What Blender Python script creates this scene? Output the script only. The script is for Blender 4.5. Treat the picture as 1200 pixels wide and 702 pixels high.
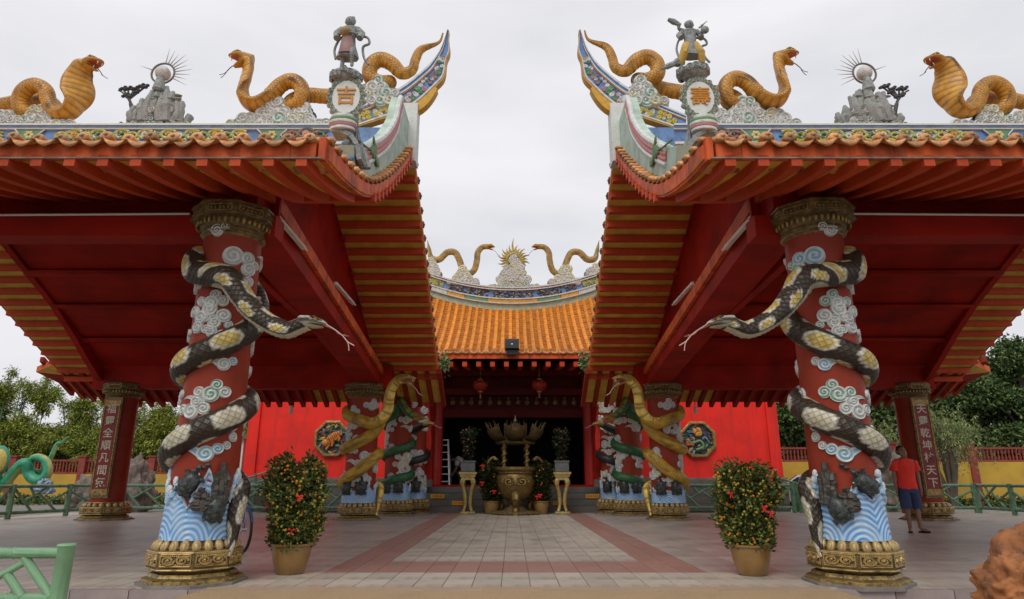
import bpy, math, random
import numpy as np
from mathutils import Vector, Matrix, noise
R = math.radians
sc = bpy.context.scene
for o in list(bpy.data.objects): bpy.data.objects.remove(o)
C = sc.collection
# ------------------------------------------------------------------ camera
CH, PITCH, FPX = 1.05, R(15.4), 765.0
cd = bpy.data.cameras.new('camera'); cam = bpy.data.objects.new('camera', cd); C.objects.link(cam)
cd.sensor_width = 36.0; cd.lens = FPX/1200*36; cd.clip_end = 2000; cd.clip_start = .05
cam.location = (0, 0, CH); cam.rotation_euler = (R(90)+PITCH, 0, 0)
sc.camera = cam
# ------------------------------------------------------------------ sky, sun, exposure
SUN_EL, SUN_AZ = R(52), R(200)       # azimuth clockwise from +Y
w = bpy.data.worlds.new("World"); sc.world = w; w.use_nodes = True
nt = w.node_tree; N = nt.nodes; L = nt.links; N.clear()
out = N.new('ShaderNodeOutputWorld'); bg = N.new('ShaderNodeBackground'); bg.inputs[1].default_value = .12
sky = N.new('ShaderNodeTexSky'); sky.sky_type = 'NISHITA'; sky.sun_disc = False
sky.sun_elevation = SUN_EL; sky.sun_rotation = SUN_AZ; sky.dust_density = 4
tc = N.new('ShaderNodeTexCoord'); mp = N.new('ShaderNodeMapping'); mp.inputs['Scale'].default_value = (1.2, 1.2, 4.0)
nz = N.new('ShaderNodeTexNoise'); nz.inputs['Scale'].default_value = 1.6; nz.inputs['Detail'].default_value = 5; nz.inputs['Roughness'].default_value = .5
cr = N.new('ShaderNodeValToRGB'); cr.color_ramp.elements[0].position = .32; cr.color_ramp.elements[0].color = (6.0, 6.05, 6.4, 1)
cr.color_ramp.elements[1].position = .66; cr.color_ramp.elements[1].color = (7.75, 7.68, 7.9, 1)
mx = N.new('ShaderNodeMixRGB'); mx.inputs[0].default_value = .96
L.new(tc.outputs['Generated'], mp.inputs[0]); L.new(mp.outputs[0], nz.inputs['Vector']); L.new(nz.outputs['Fac'], cr.inputs[0])
L.new(sky.outputs[0], mx.inputs[1]); L.new(cr.outputs[0], mx.inputs[2]); L.new(mx.outputs[0], bg.inputs[0]); L.new(bg.outputs[0], out.inputs[0])
sd = bpy.data.lights.new('sun', 'SUN'); sd.energy = 1.5; sd.angle = R(35); sd.color = (1, .96, .9)
so = bpy.data.objects.new('sun', sd); C.objects.link(so)
dv = Vector((math.sin(SUN_AZ)*math.cos(SUN_EL), math.cos(SUN_AZ)*math.cos(SUN_EL), math.sin(SUN_EL)))
so.rotation_euler = dv.to_track_quat('Z', 'Y').to_euler(); so.location = (0, 0, 30)
sc.view_settings.view_transform = 'Standard'; sc.view_settings.look = 'None'; sc.view_settings.exposure = 0.0; sc.view_settings.gamma = 1
sc.cycles.max_bounces = 6; sc.cycles.diffuse_bounces = 4

# ------------------------------------------------------------------ measuring helpers: a sight line cut by a plane of known distance
def ray(u, v):
    a = (u-600)/FPX; b = -(v-351)/FPX
    return a, math.cos(PITCH)-b*math.sin(PITCH), math.sin(PITCH)+b*math.cos(PITCH)
def atY(u, v, Y):
    r = ray(u, v); t = Y/r[1]; return Vector((r[0]*t, Y, CH+r[2]*t))
def atX(u, v, X):
    r = ray(u, v); t = X/r[0]; return Vector((X, r[1]*t, CH+r[2]*t))
def atZ(u, v, Z):
    r = ray(u, v); t = (Z-CH)/r[2]; return Vector((r[0]*t, r[1]*t, Z))
def Zv(v, Y): return atY(600, v, Y).z

# ------------------------------------------------------------------ materials
MATS = {}
def mat(name, col, rough=.6, metal=0., var=.18, scale=5., bump=.15, bscale=30., dirt=None, vcol=False, rv=0., spec=.4, emit=None, coat=0., streak=None):
    if name in MATS: return MATS[name]
    m = bpy.data.materials.new(name); m.use_nodes = True; nt = m.node_tree; N = nt.nodes; L = nt.links
    b = N['Principled BSDF']; b.inputs['Roughness'].default_value = rough; b.inputs['Metallic'].default_value = metal
    b.inputs['Specular IOR Level'].default_value = spec
    if coat: b.inputs['Coat Weight'].default_value = coat; b.inputs['Coat Roughness'].default_value = .15
    tc = N.new('ShaderNodeTexCoord')
    nz = N.new('ShaderNodeTexNoise'); nz.inputs['Scale'].default_value = scale; nz.inputs['Detail'].default_value = 6
    L.new(tc.outputs['Object'], nz.inputs['Vector'])
    mr = N.new('ShaderNodeMapRange'); mr.inputs[1].default_value = .3; mr.inputs[2].default_value = .7
    mr.inputs[3].default_value = 1-var; mr.inputs[4].default_value = 1+var; L.new(nz.outputs['Fac'], mr.inputs[0])
    mul = N.new('ShaderNodeMixRGB'); mul.blend_type = 'MULTIPLY'; mul.inputs[0].default_value = 1
    if vcol:
        at = N.new('ShaderNodeAttribute'); at.attribute_name = 'Col'; L.new(at.outputs['Color'], mul.inputs[1])
    else: mul.inputs[1].default_value = (*col, 1)
    L.new(mr.outputs[0], mul.inputs[2]); last = mul.outputs[0]
    if rv:
        oi = N.new('ShaderNodeObjectInfo'); m2 = N.new('ShaderNodeMapRange'); m2.inputs[3].default_value = 1-rv; m2.inputs[4].default_value = 1+rv
        L.new(oi.outputs['Random'], m2.inputs[0]); mm = N.new('ShaderNodeMixRGB'); mm.blend_type = 'MULTIPLY'; mm.inputs[0].default_value = 1
        L.new(last, mm.inputs[1]); L.new(m2.outputs[0], mm.inputs[2]); last = mm.outputs[0]
    if dirt:
        dc, amt, dsc = dirt
        n2 = N.new('ShaderNodeTexNoise'); n2.inputs['Scale'].default_value = dsc; n2.inputs['Detail'].default_value = 8; n2.inputs['Roughness'].default_value = .65
        L.new(tc.outputs['Object'], n2.inputs['Vector'])
        m3 = N.new('ShaderNodeMapRange'); m3.inputs[1].default_value = .48; m3.inputs[2].default_value = .68; m3.inputs[3].default_value = 0; m3.inputs[4].default_value = amt
        L.new(n2.outputs['Fac'], m3.inputs[0]); mm = N.new('ShaderNodeMixRGB'); L.new(m3.outputs[0], mm.inputs[0]); L.new(last, mm.inputs[1]); mm.inputs[2].default_value = (*dc, 1); last = mm.outputs[0]
    if streak:
        sc_, amt, scl = streak
        mpp = N.new('ShaderNodeMapping'); mpp.inputs['Scale'].default_value = scl; L.new(tc.outputs['Object'], mpp.inputs[0])
        n5 = N.new('ShaderNodeTexNoise'); n5.inputs['Scale'].default_value = 1; n5.inputs['Detail'].default_value = 7; n5.inputs['Roughness'].default_value = .6; L.new(mpp.outputs[0], n5.inputs['Vector'])
        m5 = N.new('ShaderNodeMapRange'); m5.inputs[1].default_value = .50; m5.inputs[2].default_value = .72; m5.inputs[3].default_value = 0; m5.inputs[4].default_value = amt; L.new(n5.outputs['Fac'], m5.inputs[0])
        mm = N.new('ShaderNodeMixRGB'); L.new(m5.outputs[0], mm.inputs[0]); L.new(last, mm.inputs[1]); mm.inputs[2].default_value = (*sc_, 1); last = mm.outputs[0]
    L.new(last, b.inputs['Base Color'])
    if bump:
        n4 = N.new('ShaderNodeTexNoise'); n4.inputs['Scale'].default_value = bscale; n4.inputs['Detail'].default_value = 5; L.new(tc.outputs['Object'], n4.inputs['Vector'])
        bp = N.new('ShaderNodeBump'); bp.inputs['Strength'].default_value = bump; bp.inputs['Distance'].default_value = .02
        L.new(n4.outputs['Fac'], bp.inputs['Height']); L.new(bp.outputs[0], b.inputs['Normal'])
    if emit: b.inputs['Emission Color'].default_value = (*emit[0], 1); b.inputs['Emission Strength'].default_value = emit[1]
    MATS[name] = m; return m

def scale_mat(name, rough=.4, size=.035, nround=24, depth=.5):
    """painted snake skin: colour from the 'Col' attribute, overlapping scales as relief from the UV (metres along, turns around)"""
    if name in MATS: return MATS[name]
    m = bpy.data.materials.new(name); m.use_nodes = True; nt = m.node_tree; N = nt.nodes; L = nt.links
    b = N['Principled BSDF']; b.inputs['Roughness'].default_value = rough; b.inputs['Specular IOR Level'].default_value = .45
    uv = N.new('ShaderNodeUVMap'); uv.uv_map = 'UVMap'; sp = N.new('ShaderNodeSeparateXYZ'); L.new(uv.outputs[0], sp.inputs[0])
    def M(op, a, b_=None, c=None):
        n = N.new('ShaderNodeMath'); n.operation = op
        for i, x in enumerate((a, b_, c)):
            if x is None: continue
            if isinstance(x, (int, float)): n.inputs[i].default_value = x
            else: L.new(x, n.inputs[i])
        return n.outputs[0]
    u = M('DIVIDE', sp.outputs[0], size*2); v = M('MULTIPLY', sp.outputs[1], nround/2)
    a = M('FRACT', M('ADD', u, v)); c = M('FRACT', M('SUBTRACT', u, v))
    ha = M('MULTIPLY', a, M('SUBTRACT', 1, a)); hc = M('MULTIPLY', c, M('SUBTRACT', 1, c))
    h = M('MULTIPLY', M('MINIMUM', ha, hc), 4)
    hh = M('POWER', h, .45)
    at = N.new('ShaderNodeAttribute'); at.attribute_name = 'Col'
    tc = N.new('ShaderNodeTexCoord'); nz = N.new('ShaderNodeTexNoise'); nz.inputs['Scale'].default_value = 7; nz.inputs['Detail'].default_value = 7; L.new(tc.outputs['Object'], nz.inputs[0])
    mr = N.new('ShaderNodeMapRange'); mr.inputs[1].default_value = .3; mr.inputs[2].default_value = .7; mr.inputs[3].default_value = .68; mr.inputs[4].default_value = 1.2; L.new(nz.outputs[0], mr.inputs[0])
    mul = N.new('ShaderNodeMixRGB'); mul.blend_type = 'MULTIPLY'; mul.inputs[0].default_value = 1; L.new(at.outputs[0], mul.inputs[1]); L.new(mr.outputs[0], mul.inputs[2])
    md = M('MULTIPLY_ADD', hh, .5, .5); mu2 = N.new('ShaderNodeMixRGB'); mu2.blend_type = 'MULTIPLY'; L.new(at.outputs['Alpha'], mu2.inputs[0]); L.new(mul.outputs[0], mu2.inputs[1]); L.new(md, mu2.inputs[2])
    L.new(mu2.outputs[0], b.inputs['Base Color'])
    bp = N.new('ShaderNodeBump'); bp.inputs['Strength'].default_value = depth; bp.inputs['Distance'].default_value = .012
    L.new(M('MULTIPLY', hh, at.outputs['Alpha']), bp.inputs['Height']); L.new(bp.outputs[0], b.inputs['Normal'])
    MATS[name] = m; return m

def stain(name, col, **k): return mat(name, col, **k)
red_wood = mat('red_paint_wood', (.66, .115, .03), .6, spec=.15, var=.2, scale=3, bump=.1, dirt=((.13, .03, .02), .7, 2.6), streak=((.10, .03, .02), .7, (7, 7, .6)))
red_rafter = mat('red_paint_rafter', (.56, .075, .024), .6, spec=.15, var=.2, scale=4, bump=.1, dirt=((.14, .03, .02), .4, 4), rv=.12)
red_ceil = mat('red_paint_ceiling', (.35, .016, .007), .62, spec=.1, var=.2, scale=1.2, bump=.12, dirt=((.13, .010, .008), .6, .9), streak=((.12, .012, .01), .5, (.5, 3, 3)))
red_wall = mat('red_paint_wall', (.86, .022, .012), .55, var=.07, scale=1.5, bump=.12, bscale=14, dirt=((.52, .02, .014), .5, 1.0), streak=((.34, .03, .02), .55, (5, 5, .35)))
red_col = mat('red_paint_column', (.27, .036, .016), .5, spec=.2, var=.14, scale=3, bump=.1, dirt=((.3, .035, .025), .5, 3))
ochre = mat('ochre_board', (.66, .40, .06), .6, var=.2, scale=3, bump=.1)
tile_m = mat('terracotta_tile', (.62, .28, .10), .55, var=.28, scale=9, bump=.35, bscale=30, dirt=((.07, .05, .035), .95, 6), rv=.35)
orange_tile = mat('orange_glazed_tile', (.66, .235, .02), .4, var=.25, scale=6, bump=.2, dirt=((.40, .12, .02), .6, 5), rv=.14)
gold = mat('aged_gold_paint', (.36, .245, .085), .45, .45, var=.35, scale=14, bump=.4, bscale=35, dirt=((.045, .03, .015), .95, 16))
gold_dark = mat('dark_bronze_paint', (.20, .14, .06), .5, .4, var=.4, scale=14, bump=.4, bscale=30, dirt=((.03, .025, .015), .8, 12))
brass = mat('old_brass', (.23, .155, .05), .45, .6, var=.3, scale=10, bump=.3, dirt=((.09, .06, .02), .7, 9))
white_pl = mat('weathered_white_plaster', (.66, .68, .64), .7, var=.15, scale=4, bump=.25, dirt=((.25, .27, .24), .5, 4))
green_pl = mat('pale_green_plaster', (.42, .54, .45), .7, var=.15, scale=3, bump=.25, dirt=((.16, .2, .16), .5, 4))
grey_lt = mat('pale_grey_rockwork', (.30, .31, .29), .8, var=.3, scale=9, bump=.6, bscale=25, dirt=((.10, .10, .09), .7, 9))
grey_st = mat('weathered_grey_stone', (.22, .23, .20), .85, var=.3, scale=8, bump=.6, bscale=25, dirt=((.07, .08, .06), .7, 7))
blue_pl = mat('blue_plaster', (.13, .25, .50), .6, var=.2, scale=5, bump=.2, dirt=((.08, .1, .12), .6, 6))
paint_v = mat('painted_relief', (1, 1, 1), .55, var=.14, scale=9, bump=.25, bscale=40, dirt=((.12, .12, .1), .4, 10), vcol=True)
paint_c = mat('painted_relief_clean', (1, 1, 1), .38, var=.08, scale=6, bump=.1, bscale=30, dirt=((.3, .3, .28), .25, 7), vcol=True)
snake_m = scale_mat('painted_snake_scales', size=.034, nround=22, depth=.6); snake_f = scale_mat('painted_snake_scales_fine', size=.05, nround=26, depth=.35)
yellow_p = mat('yellow_paint', (.75, .42, .03), .5, var=.12)
black_m = mat('black_metal', (.015, .015, .017), .45, var=.1)
white_p = mat('white_paint', (.78, .78, .76), .5, var=.05)
mouth_m = mat('mouth_red', (.45, .12, .07), .4)
ivory = mat('ivory', (.75, .7, .55), .4)
eye_m = mat('snake_eye', (.75, .40, .02), .15, var=.05, bump=0); pupil_m = mat('eye_black', (.01, .01, .01), .1, bump=0)
tongue_m = mat('tongue', (.40, .16, .12), .5)
tongue_k = mat('tongue_dark', (.06, .04, .05), .5)
green_b = mat('green_bamboo_paint', (.13, .25, .15), .5, var=.2, scale=6, bump=.15, dirt=((.05, .07, .05), .6, 7))
green_l = mat('light_green_bamboo_paint', (.19, .36, .20), .5, var=.1, scale=5, bump=.12, dirt=((.14, .22, .14), .4, 9))
stone_base = mat('grey_base_stone', (.20, .18, .165), .8, var=.25, scale=5, bump=.5)

# ------------------------------------------------------------------ object helpers
def tag(o, label=None, cat=None, group=None, kind=None):
    if label: o['label'] = label
    if cat: o['category'] = cat
    if group: o['group'] = group
    if kind: o['kind'] = kind
    return o
def thing(name, loc, label, cat, group=None):
    o = bpy.data.objects.new(name, None); C.objects.link(o); o.location = loc; o.empty_display_size = .2
    return tag(o, label, cat, group)
def WM(o):
    m = Matrix.Translation(o.location) @ o.rotation_euler.to_matrix().to_4x4() @ Matrix.Diagonal((*o.scale, 1))
    return m if o.parent is None else WM(o.parent) @ o.matrix_parent_inverse @ m
def put(o, parent):
    """object whose mesh is in world coordinates goes under its thing"""
    C.objects.link(o)
    if parent is not None: o.parent = parent; o.matrix_parent_inverse = WM(parent).inverted()
    return o
class MB:
    def __init__(s, M=None):
        s.v = []; s.f = []; s.mi = []; s.c = []; s.uv = []; s.M = M; s.hascol = False; s.hasuv = False
    def add(s, vs, fs, m=0, col=None, cols=None, uvs=None):
        n = len(s.v)
        s.v.extend([tuple(x) for x in vs])
        s.f.extend([tuple(i+n for i in f) for f in fs]); s.mi.extend([m]*len(fs))
        if cols is not None: s.c.extend(cols); s.hascol = True
        elif col is not None: s.c.extend([(*col[:3], col[3] if len(col) > 3 else 1)]*len(vs)); s.hascol = True
        else: s.c.extend([(1, 1, 1, 1)]*len(vs))
        if uvs is not None: s.uv.extend(uvs); s.hasuv = True
        else: s.uv.extend([(0, 0)]*len(vs))
    def box(s, c, d, rot=None, m=0, col=None):
        x, y, z = d[0]/2, d[1]/2, d[2]/2
        vs = [Vector((a, b, e)) for a in (-x, x) for b in (-y, y) for e in (-z, z)]
        if rot is not None: vs = [rot @ q for q in vs]
        c = Vector(c); vs = [q+c for q in vs]
        s.add(vs, [(0, 1, 3, 2), (4, 6, 7, 5), (0, 4, 5, 1), (2, 3, 7, 6), (0, 2, 6, 4), (1, 5, 7, 3)], m, col)
    def beam(s, a, b, wd, ht, up=(0, 0, 1), m=0, col=None):
        a = Vector(a); b = Vector(b); d = (b-a); ln = d.length; d.normalize(); up = Vector(up)
        sx = d.cross(up); sx.normalize(); uz = sx.cross(d)
        rot = Matrix((sx, d, uz)).transposed()
        s.box((a+b)/2, (wd, ln, ht), rot, m, col)
    def tube(s, pts, rad, n=8, m=0, col=None, caps=True, closed=False):
        P = [Vector(p) for p in pts]; k = len(P)
        if not isinstance(rad, (list, tuple)): rad = [rad]*k
        T = []
        for i in range(k):
            if closed: t = P[(i+1) % k]-P[i-1]
            else: t = P[min(i+1, k-1)]-P[max(i-1, 0)]
            if t.length < 1e-9: t = Vector((0, 0, 1))
            T.append(t.normalized())
        ref = Vector((0, 0, 1)) if abs(T[0].z) < .9 else Vector((1, 0, 0))
        nx = T[0].cross(ref).normalized(); vs = []; fs = []
        for i in range(k):
            nx = nx - T[i]*nx.dot(T[i])
            if nx.length < 1e-6: nx = T[i].orthogonal()
            nx.normalize(); ny = T[i].cross(nx)
            for j in range(n):
                a = 2*math.pi*j/n; vs.append(P[i]+(nx*math.cos(a)+ny*math.sin(a))*rad[i])
        for i in range(k if closed else k-1):
            for j in range(n):
                a = i*n+j; b = i*n+(j+1) % n; c = ((i+1) % k)*n; fs.append((a, b, c+(j+1) % n, c+j))
        if caps and not closed: fs.append(tuple(range(n))[::-1]); fs.append(tuple(range((k-1)*n, k*n)))
        if isinstance(col, list): s.add(vs, fs, m, cols=[(*col[i], 1) for i in range(k) for j in range(n)])
        else: s.add(vs, fs, m, col)
    def lathe(s, prof, n=24, c=(0, 0, 0), ph=0., m=0, col=None, sx=1., sy=1.):
        vs = []; fs = []; k = len(prof)
        for (r, z) in prof:
            for j in range(n):
                a = 2*math.pi*j/n+ph; vs.append((c[0]+r*math.cos(a)*sx, c[1]+r*math.sin(a)*sy, c[2]+z))
        for i in range(k-1):
            for j in range(n): fs.append((i*n+j, i*n+(j+1) % n, (i+1)*n+(j+1) % n, (i+1)*n+j))
        if prof[0][0] > 1e-4: fs.append(tuple(range(n))[::-1])
        if prof[-1][0] > 1e-4: fs.append(tuple(range((k-1)*n, k*n)))
        s.add(vs, fs, m, col)
    def sphere(s, c, r, nu=12, nv=8, m=0, col=None, rot=None):
        if not isinstance(r, (tuple, list)): r = (r, r, r)
        vs = []; fs = []; c = Vector(c)
        for i in range(nv+1):
            t = math.pi*i/nv
            for j in range(nu):
                a = 2*math.pi*j/nu; q = Vector((math.sin(t)*math.cos(a)*r[0], math.sin(t)*math.sin(a)*r[1], math.cos(t)*r[2]))
                if rot is not None: q = rot @ q
                vs.append(q+c)
        for i in range(nv):
            for j in range(nu): fs.append((i*nu+j, i*nu+(j+1) % nu, (i+1)*nu+(j+1) % nu, (i+1)*nu+j))
        s.add(vs, fs, m, col)
    def loft(s, secs, m=0, col=None, caps=True):
        """secs: list of rings (same count)"""
        n = len(secs[0]); vs = [p for r in secs for p in r]; fs = []
        for i in range(len(secs)-1):
            for j in range(n): fs.append((i*n+j, i*n+(j+1) % n, (i+1)*n+(j+1) % n, (i+1)*n+j))
        if caps: fs.append(tuple(range(n))[::-1]); fs.append(tuple(range(len(vs)-n, len(vs))))
        s.add(vs, fs, m, col)
    def prism(s, poly, a, b, axis='y', m=0, col=None):
        """poly in the plane across axis, from a to b along it"""
        n = len(poly)
        def q(p, t): return {'y': (p[0], t, p[1]), 'x': (t, p[0], p[1]), 'z': (p[0], p[1], t)}[axis]
        vs = [q(p, a) for p in poly]+[q(p, b) for p in poly]
        fs = [tuple(range(n)), tuple(range(n, 2*n))[::-1]]+[(i, (i+1) % n, n+(i+1) % n, n+i) for i in range(n)]
        s.add(vs, fs, m, col)
    def strip(s, top, bot, y0, y1, m=0, col=None):
        """band between two polylines (x,z) with thickness y0..y1"""
        k = len(top); vs = []; fs = []
        for (tx, tz), (bx, bz) in zip(top, bot): vs += [(tx, y0, tz), (bx, y0, bz), (bx, y1, bz), (tx, y1, tz)]
        for i in range(k-1):
            a = i*4; b = a+4
            for j in range(4): fs.append((a+j, a+(j+1) % 4, b+(j+1) % 4, b+j))
        fs += [(0, 1, 2, 3), (4*k-4, 4*k-3, 4*k-2, 4*k-1)]
        s.add(vs, fs, m, col)
    def mesh(s, name, mats, smooth=True):
        me = bpy.data.meshes.new(name)
        vs = s.v if s.M is None else [tuple(s.M @ Vector(q)) for q in s.v]
        me.from_pydata(vs, [], s.f)
        for mm in (mats if isinstance(mats, (list, tuple)) else [mats]): me.materials.append(mm)
        me.polygons.foreach_set('material_index', s.mi)
        if smooth is True or smooth == 'auto': me.polygons.foreach_set('use_smooth', [True]*len(s.f))
        if s.hascol:
            at = me.color_attributes.new('Col', 'FLOAT_COLOR', 'POINT'); at.data.foreach_set('color', np.array(s.c, dtype=np.float32).ravel())
        if s.hasuv:
            uv = me.uv_layers.new(name='UVMap'); li = np.empty(len(me.loops), dtype=np.int32); me.loops.foreach_get('vertex_index', li)
            uv.data.foreach_set('uv', np.array(s.uv, dtype=np.float32)[li].ravel())
        me.update()
        if smooth == 'auto': me.set_sharp_from_angle(angle=R(38))
        return me
    def build(s, name, mats, parent=None, smooth='auto', kind=None, label=None):
        o = bpy.data.objects.new(name, s.mesh(name, mats, smooth)); put(o, parent)
        if kind: o['kind'] = kind
        if label: o['label'] = label
        return o
def inst(name, me, loc, rot=None, parent=None, scl=None):
    """one more piece from a shared mesh at a world place"""
    o = bpy.data.objects.new(name, me); C.objects.link(o)
    o.location = loc
    if rot is not None: o.rotation_euler = rot
    if scl is not None: o.scale = scl
    if parent is not None: o.parent = parent; o.matrix_parent_inverse = WM(parent).inverted()
    return o
def crom(P, sub=8, cl=False):
    P = [Vector(p) for p in P]; o = []
    n = len(P)
    for i in range(n-1):
        a = P[max(i-1, 0)]; b = P[i]; c = P[i+1]; d = P[min(i+2, n-1)]
        for k in range(sub):
            t = k/sub; o.append(.5*((2*b)+(c-a)*t+(2*a-5*b+4*c-d)*t*t+(3*b-3*c+d-a)*t**3))
    o.append(P[-1]); return o
def resample(P, step):
    L_ = [0]
    for i in range(1, len(P)): L_.append(L_[-1]+(P[i]-P[i-1]).length)
    n = max(4, int(L_[-1]/step)); o = []; j = 0
    for k in range(n+1):
        s_ = L_[-1]*k/n
        while j < len(P)-2 and L_[j+1] < s_: j += 1
        d = L_[j+1]-L_[j]; o.append(P[j].lerp(P[j+1], 0 if d < 1e-9 else (s_-L_[j])/d))
    return o, L_[-1]
def lerp(a, b, t): return a+(b-a)*t
def mixc(a, b, t): t = max(0, min(1, t)); return tuple(a[i]+(b[i]-a[i])*t for i in range(3))
def interp(keys, x):
    if x <= keys[0][0]: return keys[0][1]
    for (a, va), (b, vb) in zip(keys, keys[1:]):
        if x <= b: t = (x-a)/(b-a); t = t*t*(3-2*t); return va+(vb-va)*t
    return keys[-1][1]
def skin(name, verts, edges, radii, mt, parent=None, sub=1, M=None):
    me = bpy.data.meshes.new('t'); me.from_pydata([tuple(q) for q in verts], edges, [])
    o = bpy.data.objects.new('t', me); C.objects.link(o)
    md = o.modifiers.new('s', 'SKIN'); md.use_smooth_shade = True
    for i, r in enumerate(radii):
        r = r if isinstance(r, (tuple, list)) else (r, r); me.skin_vertices[0].data[i].radius = r
    me.skin_vertices[0].data[0].use_root = True
    if sub: ss = o.modifiers.new('u', 'SUBSURF'); ss.levels = sub; ss.render_levels = sub
    dg = bpy.context.evaluated_depsgraph_get(); nm = bpy.data.meshes.new_from_object(o.evaluated_get(dg))
    bpy.data.objects.remove(o)
    if M is not None: nm.transform(M)
    nm.materials.clear(); nm.materials.append(mt); nm.name = name
    r = bpy.data.objects.new(name, nm); put(r, parent); return r
def text_mesh(ch, size, mt, loc, rot, parent=None, name='character', ext=.012, cx='CENTER'):
    cu = bpy.data.curves.new('t', 'FONT'); cu.body = ch; cu.size = size; cu.extrude = ext; cu.align_x = cx; cu.align_y = 'CENTER'; cu.resolution_u = 3; cu.offset = size*.012
    o = bpy.data.objects.new('t', cu); C.objects.link(o)
    dg = bpy.context.evaluated_depsgraph_get(); nm = bpy.data.meshes.new_from_object(o.evaluated_get(dg)); bpy.data.objects.remove(o)
    nm.materials.clear(); nm.materials.append(mt)
    return inst(name, nm, loc, rot, parent)

# ------------------------------------------------------------------ scrolls, clouds
def lobe(mb, cx, cy, r, fn, tint, dr=1, thick=.03, turns=2.0, nr=9, na=24, rimc=(.62, .63, .60), ph=0.):
    vs = []; cs = []
    for i in range(nr+1):
        q = i/nr
        for j in range(na):
            a = 2*math.pi*j/na
            sp = (q*turns-dr*(a+ph)/(2*math.pi)) % 1
            rd = .5-.5*math.cos(2*math.pi*sp)
            h = thick*(.55+.45*rd)*(1 if q < .85 else 1-(q-.85)*1.2)
            if i == nr: h = -.012
            cc = mixc(tint, rimc, (rd-.25)*2.2) if q < .86 else rimc
            vs.append(fn(cx+q*r*math.cos(a), cy+q*r*math.sin(a), h)); cs.append((*cc, 1))
    fs = [(i*na+j, i*na+(j+1) % na, (i+1)*na+(j+1) % na, (i+1)*na+j) for i in range(nr) for j in range(na)]
    mb.add(vs, fs, 0, cols=cs)
def cloud_tail(mb, x0, y0, x1, y1, wd, fn, tint, thick=.025):
    k = 8; vs = []; cs = []
    for i in range(k+1):
        t = i/k; x = lerp(x0, x1, t); y = lerp(y0, y1, t)+math.sin(t*math.pi)*wd*.4; h = wd*(1-t)**.8
        for (o, th) in ((-.5, -.01), (-.35, thick), (0, thick*.7), (.35, thick), (.5, -.01)):
            vs.append(fn(x, y+o*h, th*(1-.6*t) if th > 0 else th)); cs.append((*(tint if o == 0 else (.62, .63, .6)), 1))
    mb.add(vs, [(i*5+j, i*5+j+1, (i+1)*5+j+1, (i+1)*5+j) for i in range(k) for j in range(4)], 0, cols=cs)
TINTS = {'w': (.38, .40, .38), 'g': (.10, .30, .20), 'b': (.14, .38, .55), 't': (.2, .42, .42), 'y': (.45, .42, .15)}
def cloud_mb(mb, fn, kind, sc_, tint, rng):
    T = TINTS[tint]
    sets = {0: [(0, 0, .10), (.14, .03, .075), (-.13, .02, .07), (.05, .11, .07)],
            1: [(0, 0, .09), (.10, .10, .10), (-.12, .08, .08), (.17, -.02, .06), (-.03, -.12, .085), (.10, -.15, .06)],
            2: [(0, 0, .085), (.10, .05, .06)],
            3: [(0, .02, .09), (.02, -.13, .07), (-.06, -.24, .06), (.09, .09, .06)],
            4: [(0, 0, .11), (.15, .0, .08)]}[kind]
    for i, (x, y, r) in enumerate(sets):
        lobe(mb, x*sc_, y*sc_, r*sc_, fn, T if rng.random() < .75 else TINTS['w'], 1 if i % 2 else -1, thick=.034*sc_, ph=rng.random()*6)
    if kind in (2,): cloud_tail(mb, -.05*sc_, 0, -.32*sc_, .03*sc_, .12*sc_, fn, T)
def cloudbank(parent, x0, x1, y, z, h, seed, name='cloud_base', tints='wwwwgy', dens=1., M=None, dep=.14):
    """pile of moulded cloud scrolls standing on a ridge between x0 and x1 (front and back faces, solid core)"""
    rng = random.Random(seed); mb = MB(M); L_ = x1-x0; xc = (x0+x1)/2
    top = lambda x: h*max(.25, (1-abs((x-xc)/(L_/2))**2.2))*(.8+.35*math.sin(x*9+seed))
    n = max(3, int(L_/.16*dens))
    poly = [(x0+L_*i/n, z+top(x0+L_*i/n)*.72) for i in range(n+1)]
    mb.prism([(x0, z-.02)]+poly+[(x1, z-.02)], y-dep*.6, y+dep*.6, 'y', 0, (.5, .5, .47))
    for sgn in (-1, 1):
        rows = max(1, round(h/.16)); 
        for r_ in range(rows+1):
            for i in range(n+1):
                x = x0+L_*(i+.5*(r_ % 2))/n; hh = top(x)
                zz = z+(r_+.35)/(rows+.6)*h
                if zz > z+hh or x > x1: continue
                rr = rng.uniform(.075, .115)*min(1.6, max(.8, h/.35))
                oy = rng.uniform(0, .03)
                fn = lambda a, b, e, sgn=sgn, oy=oy: Vector((a, y+sgn*(dep*.6+e*1.6+oy), b))
                lobe(mb, x, zz, rr, fn, TINTS[rng.choice(tints)], rng.choice((-1, 1)), thick=.04, nr=6, na=18, ph=rng.random()*6)
    return mb.build(name, paint_v, parent)

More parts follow.
